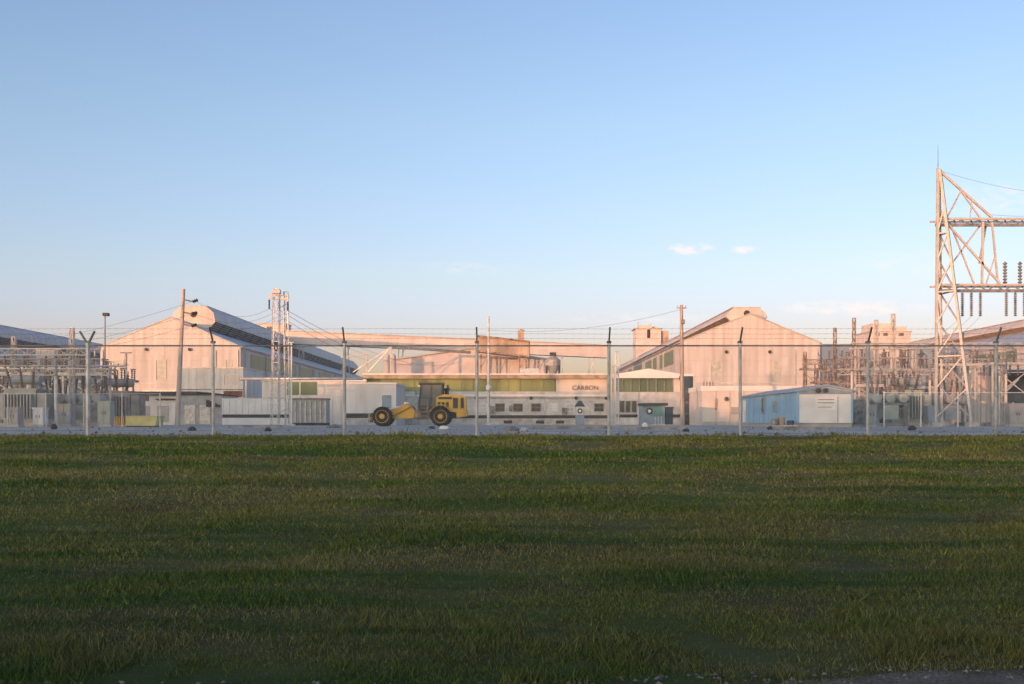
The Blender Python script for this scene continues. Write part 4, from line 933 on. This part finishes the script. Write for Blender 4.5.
# ------------------------------------------------------------------ wheel loader
Y = 78.0
r = thing('wheel_loader', 'yellow wheel loader with a dark glass cab parked on the gravel', 'loader', (W(411, Y), Y, 0))
def wheel(x, y):
    t = MB().lathe((x, y - .31, .72), [(.44, 0), (.60, .0), (.67, .07), (.69, .18), (.69, .44), (.67, .55), (.60, .62), (.44, .62)], 28, 'y')
    for k in range(20):
        a = 2 * math.pi * k / 20
        t.bar((x + .69 * math.cos(a), y - .27, .72 + .69 * math.sin(a)), (x + .69 * math.cos(a + .12), y + .27, .72 + .69 * math.sin(a + .12)), .08, .05)
    w = t.build('wheel', 'black', r)
    MB().lathe((x, y - .33, .72), [(.14, -.03), (.18, .0), (.22, .06), (.38, .07), (.47, -.015), (.47, .675), (.38, .59), (.2, .6), (.14, .69)], 22, 'y').build('rim', 'yellow', w)
for x in (-2.08, 2.08):
    for y in (.45, 2.35): wheel(x, y)
MB().prism([(-2.9, .65), (-1.1, .55), (.1, .6), (.2, 1.1), (-.2, 1.6), (-.5, 1.68), (-.85, 1.35), (-1.3, 1.0), (-2.7, .95)], .95, 1.9).build('front_frame', 'yellow', r)
for y in (.82, 2.02):
    MB().prism([(-.35, 1.66), (-.05, 1.48), (-1.2, .85), (-2.55, .62), (-2.95, .4), (-3.05, .62), (-2.6, .92), (-1.4, 1.17)], y - .08, y + .08).build('lift_arm', 'orange', r)
MB().tube((-.2, 1.42, 1.6), (-1.9, 1.42, 1.15), .09, 8).tube((-1.9, 1.42, 1.15), (-2.8, 1.42, .8), .05, 8).build('tilt_cylinder', 'galv', r)
MB().box(-3.12, -2.97, .6, 2.25, .3, .95).build('coupler', 'galvdark', r)
MB().prism([(.15, .55), (3.2, .6), (3.6, .85), (3.6, 1.15), (.2, 1.15)], .75, 2.1).build('rear_frame', 'dark', r)
hood = MB().prism([(1.75, 1.16), (3.75, .95), (3.9, 1.25), (3.86, 2.1), (3.6, 2.25), (2.3, 2.3), (1.75, 2.1)], .55, 2.3).build('engine_hood', 'yellow', r)
MB().box(2.95, 3.3, .52, .547, 1.3, 2.05).build('grille', 'dark', hood); MB().box(3.5, 3.72, .52, .547, 1.3, 2.05).build('grille', 'dark', hood)
MB().prism([(3.2, .62), (3.95, .75), (3.97, 1.2), (3.2, 1.1)], .6, 2.25).build('counterweight', 'yellow', r)
cab = MB()
c = [(.5, .62), (2.2, .62), (2.2, 2.2), (.5, 2.2)]
for i, (x, y) in enumerate(c):
    cab.bar((x, y, 1.45), (x + (.18 if i in (0, 3) else -.05), y, 3.0), .11)
cab.bar((1.35, .62, 1.45), (1.4, .62, 3.0), .08); cab.bar((1.35, 2.2, 1.45), (1.4, 2.2, 3.0), .08)
cab.box(.45, 2.25, .57, 2.25, 1.2, 1.5); cab.bar((.5, .62, 2.05), (1.35, .62, 2.0), .05)
cb = cab.build('cab', 'dark', r)
MB().box(.5, 2.25, .5, 2.32, 3.0, 3.14).build('roof', 'dark', cb)
gm = bpy.data.materials.new('cab_glass'); gm.use_nodes = True
nb = gm.node_tree.nodes['Principled BSDF']; nb.inputs['Base Color'].default_value = (.5, .55, .55, 1); nb.inputs['Roughness'].default_value = .03
nt = gm.node_tree; tr = nt.nodes.new('ShaderNodeBsdfTransparent'); tr.inputs[0].default_value = (.42, .46, .45, 1); ms = nt.nodes.new('ShaderNodeMixShader'); ms.inputs[0].default_value = .25
nt.links.new(tr.outputs[0], ms.inputs[1]); nt.links.new(nb.outputs[0], ms.inputs[2]); nt.links.new(ms.outputs[0], nt.nodes['Material Output'].inputs[0]); M['cabglass'] = gm
for y in (.60, 2.2): MB().prism([(.58, 1.5), (2.12, 1.5), (2.1, 2.98), (.72, 2.98)], y, y + .02).build('window', 'cabglass', cb)
MB().box(2.14, 2.16, .7, 2.15, 1.5, 2.98).build('window', 'cabglass', cb)
MB().prism([(.5, 1.5), (.52, 1.5), (.7, 2.98), (.68, 2.98)], .7, 2.15).build('windscreen', 'cabglass', cb)
MB().box(1.4, 1.9, 1.1, 1.7, 1.5, 1.75).box(1.75, 1.95, 1.1, 1.7, 1.75, 2.5).build('seat', 'black', cb)
for x in (2.08,):
    for y in (.45, 2.35):
        q = MB(); 
        for k in range(7):
            a0, a1 = R(25 + k * 19), R(25 + (k + 1) * 19)
            q.bar((x + .86 * math.cos(a0), y, .74 + .8 * math.sin(a0)), (x + .8 * math.cos(a1), y, .74 + .8 * math.sin(a1)), .6, .05)
        q.build('fender', 'dark' if x < 0 else 'yellow', r)
q = MB()
for k in range(4): q.bar((.45, .5, .5 + k * .27), (1.15, .5, .5 + k * .27), .09, .05)
q.bar((.45, .5, .4), (.45, .5, 2.1), .05); q.bar((1.15, .5, .4), (1.15, .5, 2.0), .05); q.build('ladder', 'galvdark', r)
MB().box(.2, 1.3, .7, .9, .62, 1.18).build('tool_box', 'rust', r)
q = MB()
for dy in (1.15, 1.3, 1.55): q.path([(.35, dy, 1.05), (.1, dy, 1.35), (-.15, dy, 1.5), (-.7, dy, 1.48), (-1.3, dy, 1.22)], .025, 5)
q.build('hydraulic_hoses', 'black', r)
MB().box(1.9, 2.9, .53, .547, 1.95, 2.12).build('side_stripe', 'dark', hood)
for y in (.75, 2.05): MB().box(.42, .5, y - .1, y + .1, 2.86, 2.98).build('work_light', 'trim_white', cb)
for k in range(3): MB().box(1.85 + k * .3, 2.05 + k * .3, .53, .547, 1.35, 1.75).build('engine_vent', 'dark', hood)
MB().tube((2.55, 1.1, 2.3), (2.55, 1.1, 3.0), .07, 8).build('exhaust_pipe', 'dark', r)
MB().lathe((2.45, 1.6, 2.3), [(.16, 0), (.16, .3), (.2, .32), (.2, .45), (.05, .5)], 10).build('air_cleaner', 'dark', r)
for y in (.55, 2.25): MB().box(-.55, -.4, y - .12, y + .12, 1.58, 1.76).build('headlight', 'trim_white', r)
MB().tube((.6, .55, 2.3), (.35, .3, 2.4), .02, 5).box(.3, .36, .15, .35, 2.2, 2.55).build('mirror', 'dark', r)

# ------------------------------------------------------------------ small things on the gravel
def rubble(label, px, Y, s, m='concrete', cat='rock'):
    q = MB(); n = 9; vs = [(0, 0, s[2])]; ring = []
    for j, (rr, zz) in enumerate(((.62, .85), (1, .35), (.92, 0))):
        for k in range(n):
            t = 2 * math.pi * k / n; w = random.uniform(.8, 1.15)
            vs.append((s[0] * rr * w * math.cos(t), s[1] * rr * w * math.sin(t), s[2] * zz))
    fs = [(0, 1 + k, 1 + (k + 1) % n) for k in range(n)]
    for j in range(2):
        for k in range(n): fs.append((1 + j * n + k, 1 + (j + 1) * n + k, 1 + (j + 1) * n + (k + 1) % n, 1 + j * n + (k + 1) % n))
    q.add(vs, fs); o = q.build('rubble_block', m); o.location = (W(px, Y), Y, 0); o.rotation_euler = (0, 0, random.uniform(0, 3)); tag(o, label, cat, 'lumps lying on the gravel yard')
rubble('dark lump on the gravel at the far left, below the gantry', 54, 48, (.14, .14, .26), 'dark')
rubble('dark lump on the gravel left of the first trailer corner', 192, 40, (.16, .14, .16), 'dark')
rubble('dark lump on the gravel below the lattice poles', 268, 38, (.16, .13, .13), 'dark')
rubble('broad dark mound on the gravel right of the centre fence post', 511, 40, (.34, .22, .17), 'galvdark')
rubble('pale lump beside the broad dark mound', 524, 42, (.16, .14, .12), 'concrete')
rubble('dark lump on the gravel right of the sunlit wooden pole foot', 686, 36, (.14, .12, .12), 'dark')
rubble('small white lump in front of the gate booth', 645, 70, (.2, .18, .3), 'white')
rubble('dark lump by the foot of the blue trailer side', 770, 46, (.14, .12, .16), 'dark')
rubble('dark round lump on the gravel left of the lattice tower', 912, 42, (.16, .16, .2), 'dark')
rubble('dark lump under the loader rear wheel, nearer the fence', 432, 50, (.26, .18, .14), 'dark')
rubble('white lump beside the dark one below the loader', 444, 50, (.3, .18, .16), 'white')
rubble('flat dark lump left of the loader front wheel', 335, 60, (.4, .3, .2), 'galvdark')
for k, (px, Y, ln, lab) in enumerate(((572, 50, 3.6, 'long dark timber lying on the gravel before the pump kiosk'), (655, 44, 2.6, 'long timber lying on the gravel before the gate booth'), (255, 62, 3.0, 'timber lying before the white striped trailer'), (800, 45, 2.2, 'short timber lying before the blue trailer'))):
    q = MB().box(-ln / 2, ln / 2, -.1, .1, 0, .13); o = q.build('timber_beam', 'galvdark'); o.location = (W(px, Y), Y, 0); o.rotation_euler = (0, 0, .08 * (-1) ** k); tag(o, lab, 'timber', 'timbers lying on the gravel')
for k, (px, lab) in enumerate(((200, 'left'), (330, 'middle'), (470, 'right'))):
    pass

# ------------------------------------------------------------------ light, sky, camera
EL, AZ = R(2.0), (-.6, -.8)
ds = Vector((AZ[0] * math.cos(EL), AZ[1] * math.cos(EL), math.sin(EL)))
su = bpy.data.lights.new('sun', 'SUN'); su.energy = 1.5; su.angle = R(.5); su.color = (1, .44, .24)
so = bpy.data.objects.new('sun', su); COL.objects.link(so); so.rotation_euler = (-ds).to_track_quat('-Z', 'Y').to_euler()
w = bpy.data.worlds.new('World'); SC.world = w; w.use_nodes = True
N, L = w.node_tree.nodes, w.node_tree.links
bg = N['Background']; sky = N.new('ShaderNodeTexSky'); sky.sky_type = 'NISHITA'; sky.sun_disc = False
sky.sun_elevation = EL; sky.sun_rotation = math.atan2(AZ[0], AZ[1]) % (2 * math.pi)
sky.air_density = 1.0; sky.dust_density = .6; sky.ozone_density = 1.0
bg.inputs['Strength'].default_value = .14
# a few thin clouds low in the sky, laid out by direction
tc = N.new('ShaderNodeTexCoord'); sp = N.new('ShaderNodeSeparateXYZ'); L.new(tc.outputs['Generated'], sp.inputs[0])
def mth(op, a, b=None, c=None):
    n = N.new('ShaderNodeMath'); n.operation = op
    for i, v in enumerate((a, b, c)):
        if v is None: continue
        if isinstance(v, (int, float)): n.inputs[i].default_value = v
        else: L.new(v, n.inputs[i])
    return n.outputs[0]
yc = mth('MAXIMUM', sp.outputs['Y'], .05)
u, v = mth('DIVIDE', sp.outputs['X'], yc), mth('DIVIDE', sp.outputs['Z'], yc)
cm = N.new('ShaderNodeCombineXYZ'); L.new(u, cm.inputs[0]); L.new(mth('MULTIPLY', v, 2.2), cm.inputs[1])
nz = N.new('ShaderNodeTexNoise'); nz.inputs['Scale'].default_value = 55; nz.inputs['Detail'].default_value = 7; nz.inputs['Roughness'].default_value = .6
L.new(cm.outputs[0], nz.inputs['Vector'])
tot = None
for px, py, rx, ry, amt in ((690, 249, 26, 7, 1.0), (745, 250, 17, 5, .7), (855, 308, 85, 9, .75), (640, 318, 90, 7, .3), (1000, 200, 70, 22, .28), (470, 268, 60, 8, .16), (930, 262, 90, 14, .22), (1150, 240, 90, 12, .5), (-150, 270, 120, 14, .4)):
    a = mth('DIVIDE', mth('SUBTRACT', u, (px - CX) / F), rx / F); b = mth('DIVIDE', mth('SUBTRACT', v, (HY - py) / F), ry / F)
    d2 = mth('ADD', mth('MULTIPLY', a, a), mth('MULTIPLY', b, b))
    m_ = mth('MULTIPLY', mth('MAXIMUM', mth('SUBTRACT', 1.0, d2), 0.0), amt)
    tot = m_ if tot is None else mth('ADD', tot, m_)
fac = mth('MULTIPLY', tot, mth('MULTIPLY', mth('MAXIMUM', mth('SUBTRACT', nz.outputs['Fac'], .40), 0.), 7.0))
fac = mth('MINIMUM', fac, .8)
mx = N.new('ShaderNodeMix'); mx.data_type = 'RGBA'; L.new(fac, mx.inputs[0]); mx.inputs[7].default_value = (3.25, 2.95, 2.85, 1)
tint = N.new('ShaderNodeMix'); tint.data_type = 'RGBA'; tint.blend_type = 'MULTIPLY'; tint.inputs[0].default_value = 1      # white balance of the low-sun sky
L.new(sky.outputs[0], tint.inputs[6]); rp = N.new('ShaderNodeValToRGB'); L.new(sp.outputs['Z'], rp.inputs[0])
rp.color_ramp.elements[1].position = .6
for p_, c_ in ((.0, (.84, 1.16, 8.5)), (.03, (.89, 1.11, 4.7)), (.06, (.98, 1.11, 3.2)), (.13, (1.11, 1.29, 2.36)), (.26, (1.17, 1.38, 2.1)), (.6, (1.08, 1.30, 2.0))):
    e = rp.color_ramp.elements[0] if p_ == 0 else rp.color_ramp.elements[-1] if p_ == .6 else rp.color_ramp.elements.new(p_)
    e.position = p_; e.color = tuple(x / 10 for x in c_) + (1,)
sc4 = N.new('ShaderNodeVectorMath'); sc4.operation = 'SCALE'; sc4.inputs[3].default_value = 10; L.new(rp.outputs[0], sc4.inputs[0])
# sunward side of the sky boosted, added fill for the shaded faces
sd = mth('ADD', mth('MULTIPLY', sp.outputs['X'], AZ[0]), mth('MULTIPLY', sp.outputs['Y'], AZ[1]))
sun_fill = N.new('ShaderNodeMapRange'); sun_fill.interpolation_type = 'SMOOTHSTEP'; sun_fill.inputs[1].default_value = -.25; sun_fill.inputs[2].default_value = .75; L.new(sd, sun_fill.inputs[0])
mg = N.new('ShaderNodeMix'); mg.data_type = 'RGBA'; L.new(sun_fill.outputs[0], mg.inputs[0]); L.new(sc4.outputs[0], mg.inputs[6]); mg.inputs[7].default_value = (2.7, 2.75, 3.1, 1)
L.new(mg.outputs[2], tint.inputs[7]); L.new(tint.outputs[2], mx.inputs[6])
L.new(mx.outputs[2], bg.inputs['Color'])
CLOUD = mx
cam = bpy.data.cameras.new('camera'); co = bpy.data.objects.new('camera', cam); COL.objects.link(co)
co.location = (0, 0, CZ); co.rotation_euler = (R(90), 0, 0)
cam.sensor_width = 36; cam.lens = 36 * F / 1024; cam.shift_y = (HY - 342) / 1024; cam.clip_start = .1; cam.clip_end = 12000
SC.camera = co
SC.view_settings.view_transform = 'Standard'; SC.view_settings.look = 'None'; SC.view_settings.gamma = 1; SC.view_settings.use_curve_mapping = False
SC.view_settings.exposure = 1.2
SC.cycles.max_bounces = 6; SC.cycles.transparent_max_bounces = 8
